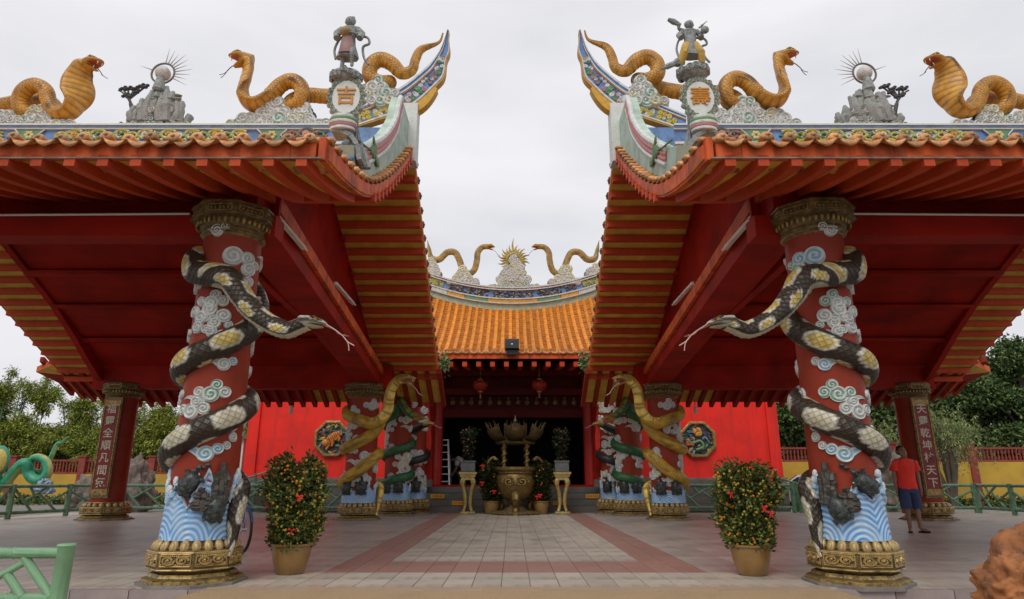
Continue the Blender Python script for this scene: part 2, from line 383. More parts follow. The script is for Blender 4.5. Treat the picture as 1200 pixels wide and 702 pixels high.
# ------------------------------------------------------------------ snakes
def snake_tube(P, radf, colf, step=.03, n=26, ridge=.05, bellyhint=None, widef=None, pitch=.07, planar=0):
    """P dense centre line tail -> head; radf(t) radius; colf(u,len,ang) colour+scale weight; ang 0 = back, pi = belly"""
    P, Ln = resample(P, step); k = len(P); mb = MB(); T = []
    for i in range(k): T.append((P[min(i+1, k-1)]-P[max(i-1, 0)]).normalized())
    bd = (bellyhint(P[0]) if bellyhint else None) or Vector((0, 0, -1))
    vs = []; cs = []; uv = []; fr = None
    for i in range(k):
        t = i/(k-1); s_ = t*Ln
        if planar: bd = T[i].cross(Vector((0, planar, 0)))
        if bellyhint:
            hb = bellyhint(P[i])
            if hb is not None: bd = bd.lerp(hb, .25) if not planar else bd.lerp(hb.normalized(), min(.9, hb.length))
        bd = bd-T[i]*bd.dot(T[i])
        if bd.length < 1e-5: bd = T[i].orthogonal()
        bd.normalize(); sd_ = T[i].cross(bd)
        r = radf(t); wd = widef(t) if widef else 1.
        for j in range(n+1):
            a = 2*math.pi*j/n
            ba = abs(((a+math.pi) % (2*math.pi))-math.pi)    # 0 back .. pi belly
            rr = r
            isb = max(0, min(1, (ba-R(118))/R(14)))
            if isb and ridge: rr = r*(1-ridge*1.4*((s_/pitch) % 1)*isb)
            q = -bd*math.cos(a)*rr*(1 if wd == 1 else (.95 if wd < 1.3 else .72))+sd_*math.sin(a)*rr*wd
            vs.append(P[i]+q); cs.append(colf(s_, Ln, a)); uv.append((s_, j/n))
        fr = (P[i], T[i], -bd, r)
    fs = [(i*(n+1)+j, i*(n+1)+j+1, (i+1)*(n+1)+j+1, (i+1)*(n+1)+j) for i in range(k-1) for j in range(n)]
    fs.append(tuple(range(n))[::-1])
    mb.add(vs, fs, 0, cols=cs, uvs=uv)
    return mb, fr, Ln
def head(parent, pos, fwd, up, r, top, jawc, open_=25, eyec=eye_m, tongue=tongue_m, tl=1.0, scut=None, fangs=True, msk=None):
    fwd = Vector(fwd).normalized(); up = Vector(up); up = (up-fwd*up.dot(fwd)).normalized(); sd_ = fwd.cross(up)
    def W(x, y, z): return Vector(pos)+fwd*(x*r)+sd_*(y*r)+up*(z*r)
    def sec(x, z, hw, hh, n=18, sq=1., flat=0):
        o = []
        for j in range(n):
            a = 2*math.pi*j/n; c_ = math.cos(a); s_ = math.sin(a)
            zz = s_*hh
            if s_ < 0: zz *= flat
            o.append((x, c_*hw, z+zz))
        return o
    ms = msk or snake_m
    S = [(-1.2, -.02, .9, .85, 1), (-.6, .0, .98, .86, 1), (0, .06, 1.16, .8, .9), (.5, .1, 1.22, .74, .6), (1.0, .1, 1.16, .66, .4), (1.6, .06, .92, .5, .35), (2.1, .02, .62, .34, .3), (2.35, 0, .36, .2, .3), (2.42, 0, .12, .08, .3)]
    mb = MB(); rings = [[W(*q) for q in sec(x, z, hw, hh, flat=fl)] for (x, z, hw, hh, fl) in S]
    n = 18; vs = [p for q in rings for p in q]; cs = []; uv = []
    for i, q in enumerate(rings):
        for j in range(n):
            s_ = math.sin(2*math.pi*j/n); c0 = top if s_ > -.1 else jawc
            if scut and s_ > -.1: c0 = scut(S[i][0], s_, math.cos(2*math.pi*j/n)) or top
            cs.append((*c0, .7)); uv.append((S[i][0]*r, j/n))
    mb.add(vs, [(i*n+j, i*n+(j+1) % n, (i+1)*n+(j+1) % n, (i+1)*n+j) for i in range(len(S)-1) for j in range(n)]+[tuple(range(n)), tuple(range(len(vs)-n, len(vs)))], 0, cols=cs, uvs=uv)
    # brow ridges
    for y in (-1, 1):
        mb.tube([W(.5, y*.85, .62), W(1.0, y*.9, .62), W(1.5, y*.72, .45), W(2.0, y*.45, .25)], [.1*r, .2*r, .15*r, .06*r], 7, col=(*top, .5))
    hd = mb.build('head', ms, parent)
    ca, sa = math.cos(-R(open_)), math.sin(-R(open_))
    def J(x, y, z): return W(x*ca-z*sa-.1, y, x*sa+z*ca-.05)
    mj = MB(); SJ = [(-.3, -.35, .9, .35), (.3, -.3, 1.08, .3), (.9, -.22, 1.0, .24), (1.5, -.15, .75, .19), (2.0, -.1, .45, .14), (2.15, -.08, .15, .06)]
    rj = []
    for (x, z, hw, hh) in SJ: rj.append([J(*q) for q in [(x, math.cos(2*math.pi*j/14)*hw, z+(math.sin(2*math.pi*j/14)*hh if math.sin(2*math.pi*j/14) < 0 else math.sin(2*math.pi*j/14)*hh*.25)) for j in range(14)]])
    mj.loft(rj, 0, (*jawc, .3)); jw = mj.build('lower_jaw', ms, parent)
    if open_ > 8:
        mm = MB(); mm.loft([[W(x, math.cos(2*math.pi*j/10)*hw, z+math.sin(2*math.pi*j/10)*.06) for j in range(10)] for (x, z, hw) in ((0, -.28, .8), (.6, -.22, .95), (1.4, -.14, .75), (2.0, -.09, .4))])
        mm.loft([[J(x, math.cos(2*math.pi*j/10)*hw, z+math.sin(2*math.pi*j/10)*.05) for j in range(10)] for (x, z, hw) in ((0, -.2, .75), (.6, -.16, .85), (1.3, -.08, .65), (1.8, -.06, .4))])
        mm.sphere(W(-.05, 0, -.4), (.6*r,)*3, 10, 6)
        mm.build('mouth_lining', mouth_m, parent)
        if fangs:
            for y in (-1, 1):
                f = MB(); f.tube([W(1.95, y*.35, -.05), W(1.98, y*.36, -.35), W(1.88, y*.36, -.62)], [.09*r, .065*r, .01*r], 6); f.build('fang', ivory, parent)
                f = MB(); f.tube([J(1.75, y*.4, -.05), J(1.75, y*.4, .2), J(1.68, y*.38, .4)], [.07*r, .05*r, .01*r], 6); f.build('fang', ivory, parent)
    for y in (-1, 1):
        e = MB(); e.sphere(W(1.25, y*.85, .33), .2*r, 12, 8, 0); e.sphere(W(1.29, y*.98, .35), .1*r, 8, 6, 1); e.build('eye', [eyec, pupil_m], parent)
    t = MB(); a0 = J(.9, 0, 0); a1 = J(2.3, 0, .1); a2 = J(2.3+1.0*tl, .05, -.1*tl); 
    t.tube(crom([a0, a1, a2], 4), .07*r, 6)
    for y in (-1, 1): t.tube(crom([a2, J(2.8+1.2*tl, y*.16, -.35*tl), J(3.0+1.7*tl, y*.42, -.3*tl)], 4), [.05*r]*8+[.015*r], 5)
    t.build('tongue', tongue, parent)
    return hd

def py_noise(x, y, s=0.): return noise.noise(Vector((x, y, s)))
def python_col(u, Ln, a):
    """dark brown python with pale blotches, cream ribbed belly"""
    ba = abs(((a+math.pi) % (2*math.pi))-math.pi); sg = 1 if a < math.pi else -1
    if ba > R(128): return (.50, .46, .34, 0.)
    p = .46; uu = u+py_noise(u*7, a*2, 1)*.012; best = 9; sa = (a if a < math.pi else a-2*math.pi)
    for (off, ca, wl, wa) in ((0, R(6), .148, R(46)), (.23, R(98), .12, R(26)), (.23, -R(98), .12, R(26))):
        k = round((uu-off)/p); du = (uu-off-k*p)/wl; da = (sa-ca+py_noise(u*9, a*4, 4)*.12)/wa
        best = min(best, (abs(du)**2.4+abs(da)**2.4)**(1/2.4))
    best += .05*math.sin(u*46)*math.cos(a*8)
    yl = interp([(0, 1), (.52, 1), (.62, .1), (.7, 0)], 1-u/Ln)   # upper coils yellower
    inner = mixc((.56, .51, .36), (.60, .44, .12), yl)
    if best < .72: return (*inner, 1)
    if best < .98: return (.68, .65, .53, .9)
    d = py_noise(u*5, a*2, 7)*.01
    return (.042+d*.6, .027+d*.5, .015+d*.3, 1)
def cobra_col(base=(.56, .26, .028), dark=(.15, .07, .02), belly=(.58, .29, .035), line=(.35, .16, .02)):
    def f(u, Ln, a):
        ba = abs(((a+math.pi) % (2*math.pi))-math.pi)
        if ba > R(120): return (*mixc(belly, line, 1 if (u/.12) % 1 > .75 else 0), 0.)
        n = py_noise(u*2.2, a*1.3, 3)+.5*py_noise(u*6, a*4, 5)
        c_ = mixc(base, dark, (n+.05-ba*.10)*2.1)
        return (*c_, 1)
    return f

def cobra(label, group, pts, r, fwd, up=(0, 0, 1), hood=0., open_=35, col=None, sub=8, base=None, tail=.28, n=24, tl=1., head_top=None, name='cobra_statue', msk=None, step=.03, belly0=None, hr=1., tongue=tongue_k, hoodpos=(.80, .93), planar=0):
    P = crom(pts, sub); b0 = base or pts[len(pts)//2]
    t = thing(name, b0, label, 'snake statue', group)
    col = col or cobra_col()
    rad = lambda q: r*interp([(0, .12), (tail*.5, .62), (tail, 1), (.85, 1), (1, .85)], q)
    wf = (lambda q: 1+hood*interp([(0, 0), (hoodpos[0]-.12, 0), ((hoodpos[0]+hoodpos[1])/2, 1), (hoodpos[1]+.02, .55), (1, 0)], q)) if hood else None
    mb, fr, Ln = snake_tube(P, rad, col, step=step, n=n, widef=wf, bellyhint=belly0, planar=planar, pitch=.12)
    mb.build('body', msk or snake_m, t)
    ht = head_top or (.45, .22, .03)
    upv = Vector(up)
    head(t, fr[0], fwd, upv, r*.95*hr, ht, (.62, .36, .07), open_, tongue=tongue, tl=tl, msk=msk or snake_m)
    return t
# ================================================================== SETTING: ground, plaza
MX0 = .04                                   # middle of the court
def side(s):
    """matrix and point mirror for the left (-1) or right (+1) half; everything is described for the left half"""
    if s < 0: return None, (lambda p: Vector(p))
    M = Matrix.Translation((2*MX0, 0, 0)) @ Matrix.Diagonal((-1, 1, 1, 1))
    return M, (lambda p: Vector((2*MX0-p[0], p[1], p[2])))
ground_m = mat('asphalt_and_grass_ground', (.10, .10, .09), .9, var=.3, scale=.4, bump=.3, dirt=((.05, .08, .03), .8, .15))
g = MB(); g.add([(-600, -30, -.16), (600, -30, -.16), (600, 900, -.16), (-600, 900, -.16)], [(0, 1, 2, 3)]); g.build('ground', ground_m, kind='structure')
t_cream = mat('cream_floor_tile', (.49, .44, .37), .40, var=.12, scale=2.5, bump=.08, dirt=((.24, .2, .17), .75, 1.1), rv=.12, streak=((.22, .18, .15), .5, (6, 1.2, 6)))
t_pink = mat('pink_floor_tile', (.38, .21, .175), .36, var=.12, scale=2.5, bump=.05, dirt=((.2, .12, .11), .4, 2), rv=.08)
t_mauve = mat('mauve_floor_tile', (.46, .40, .355), .36, var=.12, scale=1.5, bump=.08, dirt=((.23, .18, .165), .7, .8), rv=.12, streak=((.2, .17, .15), .5, (1.5, 6, 6)))
grout = mat('dark_grout', (.17, .14, .125), .8, var=.4, scale=2)
slab_m = mat('grey_paving_slab', (.26, .25, .24), .6, var=.15, scale=3, bump=.2, dirt=((.13, .12, .11), .5, 2.5), rv=.1)
FX0, FX1, FY0, FY1, TS, TY = -14.4, 15.3, 7.08, 22.35, .30, .55
fl = MB(); fl.box(((FX0+FX1)/2, (FY0+FY1)/2, -.084), (FX1-FX0, FY1-FY0, .156)); floor = fl.build('plaza_floor', grout, kind='structure')
def tilecol(x, y):
    a = abs(x-MX0); top = 21.9
    if a < 1.72 and y > 9.05: return 0
    if a < 2.32 and y > 8.42: return 1
    if y < 8.42 and a < 4.6: return 0
    return 2
tiles = []
nx = int((FX1-FX0)/TS); ny = int((FY1-FY0)/TY)+1
xoff = MX0-.15
for i in range(-49, 52):
    for j in range(ny):
        x = MX0+i*TS; y = FY0+TY/2+j*TY+.001
        if x < FX0 or x > FX1 or y > FY1: continue
        tiles.append((math.hypot(x, y), x, y, tilecol(x, y)))
tiles.sort()
def tile_geo(x, y, z):
    a = TS/2-.0035; c = a-.003; d = TY/2-.002; e = d-.003
    return [(x-a, y-d, z), (x+a, y-d, z), (x+a, y+d, z), (x-a, y+d, z), (x-c, y-e, z+.006), (x+c, y-e, z+.006), (x+c, y+e, z+.006), (x-c, y+e, z+.006)], [(4, 5, 6, 7), (0, 1, 5, 4), (1, 2, 6, 5), (2, 3, 7, 6), (3, 0, 4, 7)]
def tile_mesh(m):
    b = MB(); b.add(*tile_geo(0, 0, 0)); return b
TM = [tile_mesh(0).mesh('floor_tile', m, False) for m in (t_cream, t_pink, t_mauve)]
rng = random.Random(3); near = 0; far = [MB(), MB(), MB()]
for d, x, y, k in tiles:
    vis = abs(x)/max(y, .1) < .86
    if near < 300 and vis: inst('floor_tile', TM[k], (x, y, -.006+rng.uniform(0, .0015)), None, floor); near += 1
    else:
        far[k].add(*tile_geo(x, y, -.006+rng.uniform(0, .0015)))
for f, m in zip(far, (t_cream, t_pink, t_mauve)): f.build('distant_floor_tiles', m, floor, False, kind='stuff')
# kerb stones along the platform edge, lower pavement with slabs, sandy ramp
kerb = MB(); kerb.box((0, 7.02, -.09), (30, .1, .14)); kb = kerb.build('platform_kerb', grout, kind='structure')
ks = MB(); ks.box((0, 0, 0), (.57, .12, .15)); ksm = ks.mesh('kerb_stone', mat('kerb_stone_mat', (.34, .27, .25), .5, var=.15, rv=.12), False)
for i in range(-13, 14): inst('kerb_stone', ksm, (i*.58, 7.015, -.078+.001*(i % 3)), None, kb)
pv = MB(); pv.box((0, 5.0, -.155), (30, 3.9, .02)); pav = pv.build('lower_pavement', grout, kind='structure')
pm = MB(); pm.box((0, 0, 0), (.392, .392, .02)); pmm = pm.mesh('paving_slab', slab_m, False)
for i in range(-15, 16):
    for j in range(8): inst('paving_slab', pmm, (i*.4, 6.72-j*.4, -.14+rng.uniform(0, .002)), None, pav)
ramp_m = mat('sandy_granite_ramp', (.37, .26, .15), .75, var=.12, scale=60, bump=.35, bscale=90, dirt=((.28, .21, .13), .6, 1.5))
rp = MB(); xl, xr = -3.02, 3.16
rp.add([(xl, 7.1, -.001+.006), (xr, 7.1, .005), (xr+.55, 5.2, -.11), (xl-.55, 5.2, -.11), (xl-.02, 7.1, -.15), (xr+.02, 7.1, -.15), (xr+.6, 5.2, -.15), (xl-.6, 5.2, -.15), (xr+1.0, 3.4, -.118), (xl-1.0, 3.4, -.118)],
       [(0, 1, 2, 3), (0, 4, 5, 1), (1, 5, 6, 2), (0, 3, 7, 4), (3, 2, 8, 9)]); rp.build('entrance_ramp', ramp_m, kind='structure', smooth=False)

# ================================================================== PAVILIONS
XI, XO = -1.93, -13.1
def xv(Y): return -1.90-.02*(Y-6)      # the verge, a little splayed
FRONT = [Vector((0, y, z)) for y, z in ((6.08, 4.22), (7.0, 4.40), (8.2, 4.78), (9.5, 5.52), (11, 6.6), (12.04, 7.45))]
FP = crom(FRONT, 6)
def zs(Y):
    if Y <= 12.04:
        for a, b in zip(FP, FP[1:]):
            if Y <= b.y: return a.z+(b.z-a.z)*(Y-a.y)/max(1e-6, b.y-a.y)
        return 7.45
    return 7.45-(Y-12.04)*.5
def zback(X, Y):      # back eave turned up at the outer corner
    return zs(Y)+max(0, (-X-11.3)/2.4)**2*.42*max(0, (Y-18.6)/1.6)
def semi_tile(r=.072, ln=.5, seg=7):
    """cover tile with a moulded round end, running along +Y from its end at the origin"""
    b = MB(); rings = []
    for (y, k) in ((-.035, .86), (-.03, 1.0), (.0, 1.06), (.03, 1.0), (ln, .96)):
        rings.append([Vector((math.cos(math.pi*j/seg)*r*k, y, math.sin(math.pi*j/seg)*r*k)) for j in range(seg+1)]+[Vector((0, y, -.01))])
    b.loft(rings); 
    b.sphere((0, -.03, .025), (r*.9, .018, r*.72), 12, 6)
    b.sphere((0, -.045, .03), (r*.35, .018, r*.3), 8, 5)
    return b
def drip_tile(wd=.215):
    """pan tile whose lip hangs as a pointed tongue"""
    b = MB(); n = 10; vs = []; 
    for (y, dz, k) in ((.45, .0, 1), (.02, .0, 1), (-.03, -.005, 1)):
        for i in range(n+1):
            t = i/n*2-1; vs.append((t*wd/2*k, y, dz+.028*t*t))
    for i in range(n+1):
        t = i/n*2-1; vs.append((t*wd/2*.98, -.055, -.012-.062*max(0, 1-t*t)**.7+.02*t*t))
    for i in range(n+1):
        t = i/n*2-1; vs.append((t*wd/2*.9, -.035, -.02-.058*max(0, 1-t*t)**.7+.02*t*t))
    b.add(vs, [(r_*(n+1)+i, r_*(n+1)+i+1, (r_+1)*(n+1)+i+1, (r_+1)*(n+1)+i) for r_ in range(4) for i in range(n)])
    return b
COVER = semi_tile().mesh('cover_tile', tile_m); DRIP = drip_tile().mesh('drip_tile', tile_m)
COVER_S = semi_tile(.07, .34, 6).mesh('cover_tile', tile_m)
def scrollwork(parent, x0, x1, z0, z1, y, seed, M=None, cols=((.06, .20, .05), (.50, .44, .06), (.60, .60, .5)), name='relief_scroll', slope=0., pal=1):
    """carved leaf scrolls and flowers between x0 and x1 on a ridge face (plane at y, facing -Y)"""
    rng = random.Random(seed); mb = MB(M); h = z1-z0; x = x0+h*.4; k = 0
    def Z(x_): return z0+h/2+slope*(x_-x0)
    while x < x1-h*.3:
        up = 1 if k % 2 else -1; pts = []; rad = []; cs = []
        cx, cz = x, Z(x)+up*h*.06; base = cols[rng.choice((0, 0, 1))]
        for i in range(26):
            t = i/25; a = up*(math.pi*.2+t*2.9*math.pi); rr = h*(.62-.52*t)
            pts.append((cx+math.cos(a)*rr*1.15, y-.02-.02*t, cz+math.sin(a)*rr*.72)); rad.append(h*.12*(1.15-t*.55)); cs.append(mixc(cols[1], base, t*1.3) if i % 5 else cols[2])
        mb.tube(pts, rad, 6, col=cs)
        for q in range(13):
            a = rng.uniform(0, 6.28); rr = h*rng.uniform(.2, .55); c_ = cols[rng.choice((0, 1, 1, 2))]
            mb.sphere((cx+math.cos(a)*rr*1.3, y-.015, cz+math.sin(a)*rr*.8), (h*.17, .03, h*.085), 7, 5, col=c_, rot=Matrix.Rotation(rng.uniform(-1.5, 1.5), 3, 'Y'))
        if k % 3 == 1:
            fc = rng.choice(((.50, .25, .28), (.62, .58, .6), (.6, .3, .05)))
            for q in range(8):
                a = q*math.pi/4; mb.sphere((cx+math.cos(a)*h*.17, y-.04, cz+math.sin(a)*h*.17), (h*.12, .025, h*.12), 7, 5, col=fc)
            mb.sphere((cx, y-.065, cz), (h*.09, .02, h*.09), 8, 5, col=(.6, .4, .08))
        x += h*.95; k += 1
    return mb.build(name, paint_v, parent)
blue_v = (.10, .22, .48)
def pavilion(s):
    M, X = side(s); word = 'left' if s < 0 else 'right'
    t = thing('temple_pavilion', X((-7, 12, 0)), f'open red pavilion on the {word} of the court with tiled roof and upswept ridge', 'pavilion', 'red pavilions flanking the court')
    # roof deck: underside boards ochre, top terracotta
    mb = MB(M); YS = [6.08+i*(12.04-6.08)/16 for i in range(17)]+[12.04+(20.25-12.04)*i/14 for i in range(1, 15)]
    xs = [XO-.9, XO-.4, XO, -11, -6, XI+.02]; vs = []; W_ = len(xs)
    for top in (0, .16):
        for y in YS:
            for x in xs: 
                xx = x if y > 18.6 else max(x, XO)
                if x == xs[-1]: xx = xv(y)+.02
                vs.append((xx, y, zback(x, y)+top+.002))
    n = len(YS); fs = []; ms = []
    for k, off in ((0, 0), (1, n*W_)):
        for i in range(n-1):
            for j in range(W_-1): fs.append((off+i*W_+j, off+i*W_+j+1, off+(i+1)*W_+j+1, off+(i+1)*W_+j)); ms.append(3 if k == 0 and j < 4 and YS[i] > 18.7 else k)
    for i in range(n-1):
        a = i*W_+W_-1; fs.append((a, a+W_, a+W_+n*W_, a+n*W_)); ms.append(2); a = i*W_; fs.append((a, a+W_, a+W_+n*W_, a+n*W_)); ms.append(2)
    for j in range(W_-1):
        a = (n-1)*W_+j; fs.append((a, a+1, a+1+n*W_, a+n*W_)); ms.append(2); fs.append((j, j+1, j+1+n*W_, j+n*W_)); ms.append(2)
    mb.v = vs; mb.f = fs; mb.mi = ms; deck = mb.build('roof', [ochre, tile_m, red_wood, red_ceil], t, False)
    # front fascia with bargeboard following the verge
    f = MB(M)
    x = XO
    while x < XI-.1:
        x2 = min(x+1.55, XI-.06); f.box(((x+x2)/2, 6.03, 4.27), (x2-x-.006, .08, .16)); x = x2
    f.box(((XO+XI)/2, 5.985, 4.185), (XI-XO, .012, .014), m=1)
    f.build('fascia_board', [red_wood, grey_st], t)
    bb = MB(M); P = [(y, zs(y)) for y in [6.0+.12*i for i in range(51)]]
    bb.loft([[Vector((xv(y), y, z-.03)), Vector((xv(y), y, z+.22)), Vector((xv(y)-.07, y, z+.22)), Vector((xv(y)-.07, y, z-.03))] for y, z in P])
    bb.build('bargeboard', red_wood, t)
    bb = MB(M); P = [(y, zs(y)) for y in [12.1+.4*i for i in range(21)]]
    bb.loft([[Vector((xv(y), y, z+.02)), Vector((xv(y), y, z+.17)), Vector((xv(y)-.05, y, z+.17)), Vector((xv(y)-.05, y, z+.02))] for y, z in P])
    bb.build('bargeboard', red_wood, t)
    bb = MB(M); bb.loft([[Vector((XO, y, z+.0)), Vector((XO, y, z+.17)), Vector((XO-.05, y, z+.17)), Vector((XO-.05, y, z+.0))] for y, z in P])
    bb.build('bargeboard', red_wood, t)
    # front rafters (curved), one object each
    rb = MB(); ys = [6.0+.14*i for i in range(15)]
    rb.loft([[Vector((-.055, y, zs(max(y, 6.08)))), Vector((.055, y, zs(max(y, 6.08)))), Vector((.055, y, zs(max(y, 6.08))-.12)), Vector((-.055, y, zs(max(y, 6.08))-.12))] for y in ys])
    rm = rb.mesh('rafter', red_rafter, False); x = XI-.2
    while x > XO: inst('rafter', rm, X((x, -.01, 0)), None, t); x -= .335
    # purlins under the verges
    def purlin(y, xa, xb, h=.13, wd=.15):
        p = MB(M); sl = -.5 if y > 12.04 else (zs(y+.1)-zs(y-.1))/.2
        p.box(((xa+xb)/2, y, zs(y)-h/2+.01), (abs(xb-xa), wd, h)); p.build('purlin', red_rafter, t, False)
    y = 12.2
    while y < 19.3: purlin(y, -3.9, xv(y)-.0); y += .376
    y = 13.8
    while y < 19.4: purlin(y, XO+.02, -11.6); y += .376
    y = 8.45
    while y < 12: purlin(y, -3.0, xv(y)+.04, .12, .1); y += .27
    # back eave rafters
    rb = MB(); rb.loft([[Vector((-.06, y, zs(y))), Vector((.06, y, zs(y))), Vector((.06, y, zs(y)-.14)), Vector((-.06, y, zs(y)-.14))] for y in (18.7, 19.3, 20.28)])
    rm2 = rb.mesh('eave_rafter', mat('dark_red_rafter', (.26, .03, .014), .65, spec=.1, var=.2, rv=.1), False); x = -2.1
    while x > XO-.7: 
        dz = zback(x, 20.2)-zs(20.2)
        inst('eave_rafter', rm2, X((x, 0, dz*.9)), None, t); x -= .36
    e = MB(M); e.loft([[Vector((x_, 20.27, zback(x_, 20.2)+.0)), Vector((x_, 20.27, zback(x_, 20.2)+.2)), Vector((x_, 20.33, zback(x_, 20.2)+.2)), Vector((x_, 20.33, zback(x_, 20.2)))] for x_ in (XO-.9, XO-.5, XO, -12.4, -11.8, -11, -6, -2.2)])
    e.build('fascia_board', red_ceil, t)
    # ceiling, beams, gable walls
    ys = [7.9+.52*i for i in range(21)]
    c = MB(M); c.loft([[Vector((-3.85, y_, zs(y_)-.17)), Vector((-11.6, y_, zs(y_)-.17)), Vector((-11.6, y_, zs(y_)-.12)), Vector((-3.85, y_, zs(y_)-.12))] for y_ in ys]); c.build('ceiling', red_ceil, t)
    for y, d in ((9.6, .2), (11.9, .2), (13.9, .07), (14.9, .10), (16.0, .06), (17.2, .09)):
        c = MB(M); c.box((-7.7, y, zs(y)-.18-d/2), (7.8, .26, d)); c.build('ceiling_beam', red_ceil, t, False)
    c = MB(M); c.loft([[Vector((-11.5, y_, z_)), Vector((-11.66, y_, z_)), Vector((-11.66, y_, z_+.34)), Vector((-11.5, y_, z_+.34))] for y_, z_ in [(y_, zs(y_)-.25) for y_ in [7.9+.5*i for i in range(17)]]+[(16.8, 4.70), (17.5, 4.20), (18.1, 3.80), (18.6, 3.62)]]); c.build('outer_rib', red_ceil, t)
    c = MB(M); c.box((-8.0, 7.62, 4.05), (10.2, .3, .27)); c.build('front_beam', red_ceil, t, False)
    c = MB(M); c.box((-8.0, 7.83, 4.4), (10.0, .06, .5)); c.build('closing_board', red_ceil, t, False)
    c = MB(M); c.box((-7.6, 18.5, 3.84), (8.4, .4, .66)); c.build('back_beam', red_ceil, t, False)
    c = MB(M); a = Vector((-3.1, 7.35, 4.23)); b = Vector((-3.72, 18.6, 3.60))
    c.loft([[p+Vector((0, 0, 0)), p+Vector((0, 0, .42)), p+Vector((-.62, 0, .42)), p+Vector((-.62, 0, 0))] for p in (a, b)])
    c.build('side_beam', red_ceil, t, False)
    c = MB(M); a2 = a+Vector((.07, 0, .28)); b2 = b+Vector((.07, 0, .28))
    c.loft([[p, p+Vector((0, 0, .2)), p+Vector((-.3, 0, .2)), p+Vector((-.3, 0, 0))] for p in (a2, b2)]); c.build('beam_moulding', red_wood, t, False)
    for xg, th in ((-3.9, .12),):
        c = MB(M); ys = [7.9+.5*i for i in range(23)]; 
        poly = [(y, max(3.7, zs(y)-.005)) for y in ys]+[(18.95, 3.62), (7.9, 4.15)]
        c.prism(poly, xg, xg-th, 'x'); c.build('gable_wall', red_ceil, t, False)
    # ridge
    yr = 11.86
    r = MB(M); r.box(((XO-2.3)/2, 12.02, 7.64), (abs(XO+2.3), .3, .62), m=0)
    r.box(((XO-3.2)/2, 12.0, 7.975), (abs(XO+3.2), .44, .035), m=1); r.box(((XO-3.2)/2, 12.0, 7.94), (abs(XO+3.2), .40, .035), m=0); r.box(((XO-3.2)/2, 12.0, 7.905), (abs(XO+3.2), .36, .035), m=1)
    r.box(((XO-3.2)/2, 12.0, 7.58), (abs(XO+3.2), .36, .05), m=1)
    ridge = r.build('ridge', [blue_pl, white_pl], t, False)
    pz0, pz1 = 7.63, 7.88
    xa = atY(70, 150, yr).x; xb = atY(290, 150, yr).x
    scrollwork(ridge, xa, xb, pz0, pz1, 11.87, 5, M)
    scrollwork(ridge, XO+.2, atY(14, 150, yr).x, pz0, pz1, 11.87, 6, M)
    xf = atY(338, 150, yr).x; scrollwork(ridge, xf, atY(382, 150, yr).x, pz0, pz1+.03, 11.87, 7, M, ((.30, .12, .08), (.10, .2, .12), (.45, .2, .2)), 'flower_relief')
    for u in (37, 320):
        xc = atY(u, 150, yr).x; k = MB(M)
        k.prism([(xc-.3, pz1+.02), (xc-.17, (pz0+pz1)/2+.02), (xc-.17, (pz0+pz1)/2-.04), (xc-.3, pz0-.02), (xc+.3, pz0-.02), (xc+.17, (pz0+pz1)/2-.04), (xc+.17, (pz0+pz1)/2+.02), (xc+.3, pz1+.02)], 11.84, 11.88, 'y', 0, (.12, .26, .16))
        for sx in (-1, 1): k.tube([(xc+sx*.3, 11.83, pz1), (xc+sx*.18, 11.83, (pz0+pz1)/2), (xc+sx*.3, 11.83, pz0)], .018, 6, col=(.6, .6, .56))
        for q in range(6): a_ = q*math.pi/3; k.sphere((xc+math.cos(a_)*.06, 11.83, (pz0+pz1)/2+math.sin(a_)*.06), (.04, .02, .04), 7, 5, col=(.6, .5, .2))
        k.build('cartouche', paint_v, ridge)
    # swallow tail of the ridge
    TP = crom([atY(u, v, 12) for u, v in ((402, 138), (430, 126), (450, 116), (473, 104), (496, 86), (508, 74), (516, 62), (521, 50), (525, 38))], 6)
    wdk = lambda i: interp([(0, .40), (.35, .52), (.52, .46), (.72, .22), (1, .03)], i/(len(TP)-1))
    def off(i, d):
        tg = (TP[min(i+1, len(TP)-1)]-TP[max(i-1, 0)]).normalized(); nn = Vector((tg.z, 0, -tg.x))
        if i < 12: nn = nn.lerp(Vector((0, 0, -1)), 1-i/12)
        q = TP[i]+nn*d*wdk(i)/.5; return (q.x, q.z)
    bands = [(0, .045, .22, (.6, .62, .6)), (.045, .10, .18, blue_v), (.10, .125, .2, (.6, .62, .6)), (.125, .15, .18, (.55, .2, .04)), (.15, .42, .14, blue_v), (.42, .46, .19, (.6, .6, .55)), (.46, .5, .17, (.55, .3, .05))]
    tl = MB(M); K = range(len(TP))
    for d0, d1, th, c_ in bands: tl.strip([off(i, d0) for i in K], [off(i, d1) for i in K], 12-th*.55, 12+th*.55, 0, c_)
    tail = tl.build('ridge_tail', paint_v, ridge)
    # gold scroll panel and blossoms on the tail
    sc2 = MB(M); rg = random.Random(9)
    for q in range(90):
        i = rg.randint(3, len(TP)-16); d = rg.uniform(.2, .38); p = off(i, d)
        cl = rg.choice(((.55, .45, .05), (.5, .42, .06), (.6, .6, .5))) if i < 16 else rg.choice(((.1, .3, .12), (.5, .2, .2), (.6, .6, .6), (.1, .15, .3)))
        lobe(sc2, p[0], p[1], rg.uniform(.04, .07), lambda a_, b_, h: Vector((a_, 11.92-h, b_)), cl, rg.choice((-1, 1)), .03, 1.5, 5, 12, rimc=cl)
    sc2.build('blossom_relief', paint_v, tail)
    yl = MB(M); i0, i1 = 14, 24
    yl.strip([off(i, .5) for i in range(i0, i1)], [off(i, .5+.15*math.sin((i-i0)/(i1-1-i0)*2.2+.5)) for i in range(i0, i1)], 11.90, 12.10, 0, (.62, .33, .02)); yl.build('yellow_block', paint_v, tail)
    sp = MB(M)
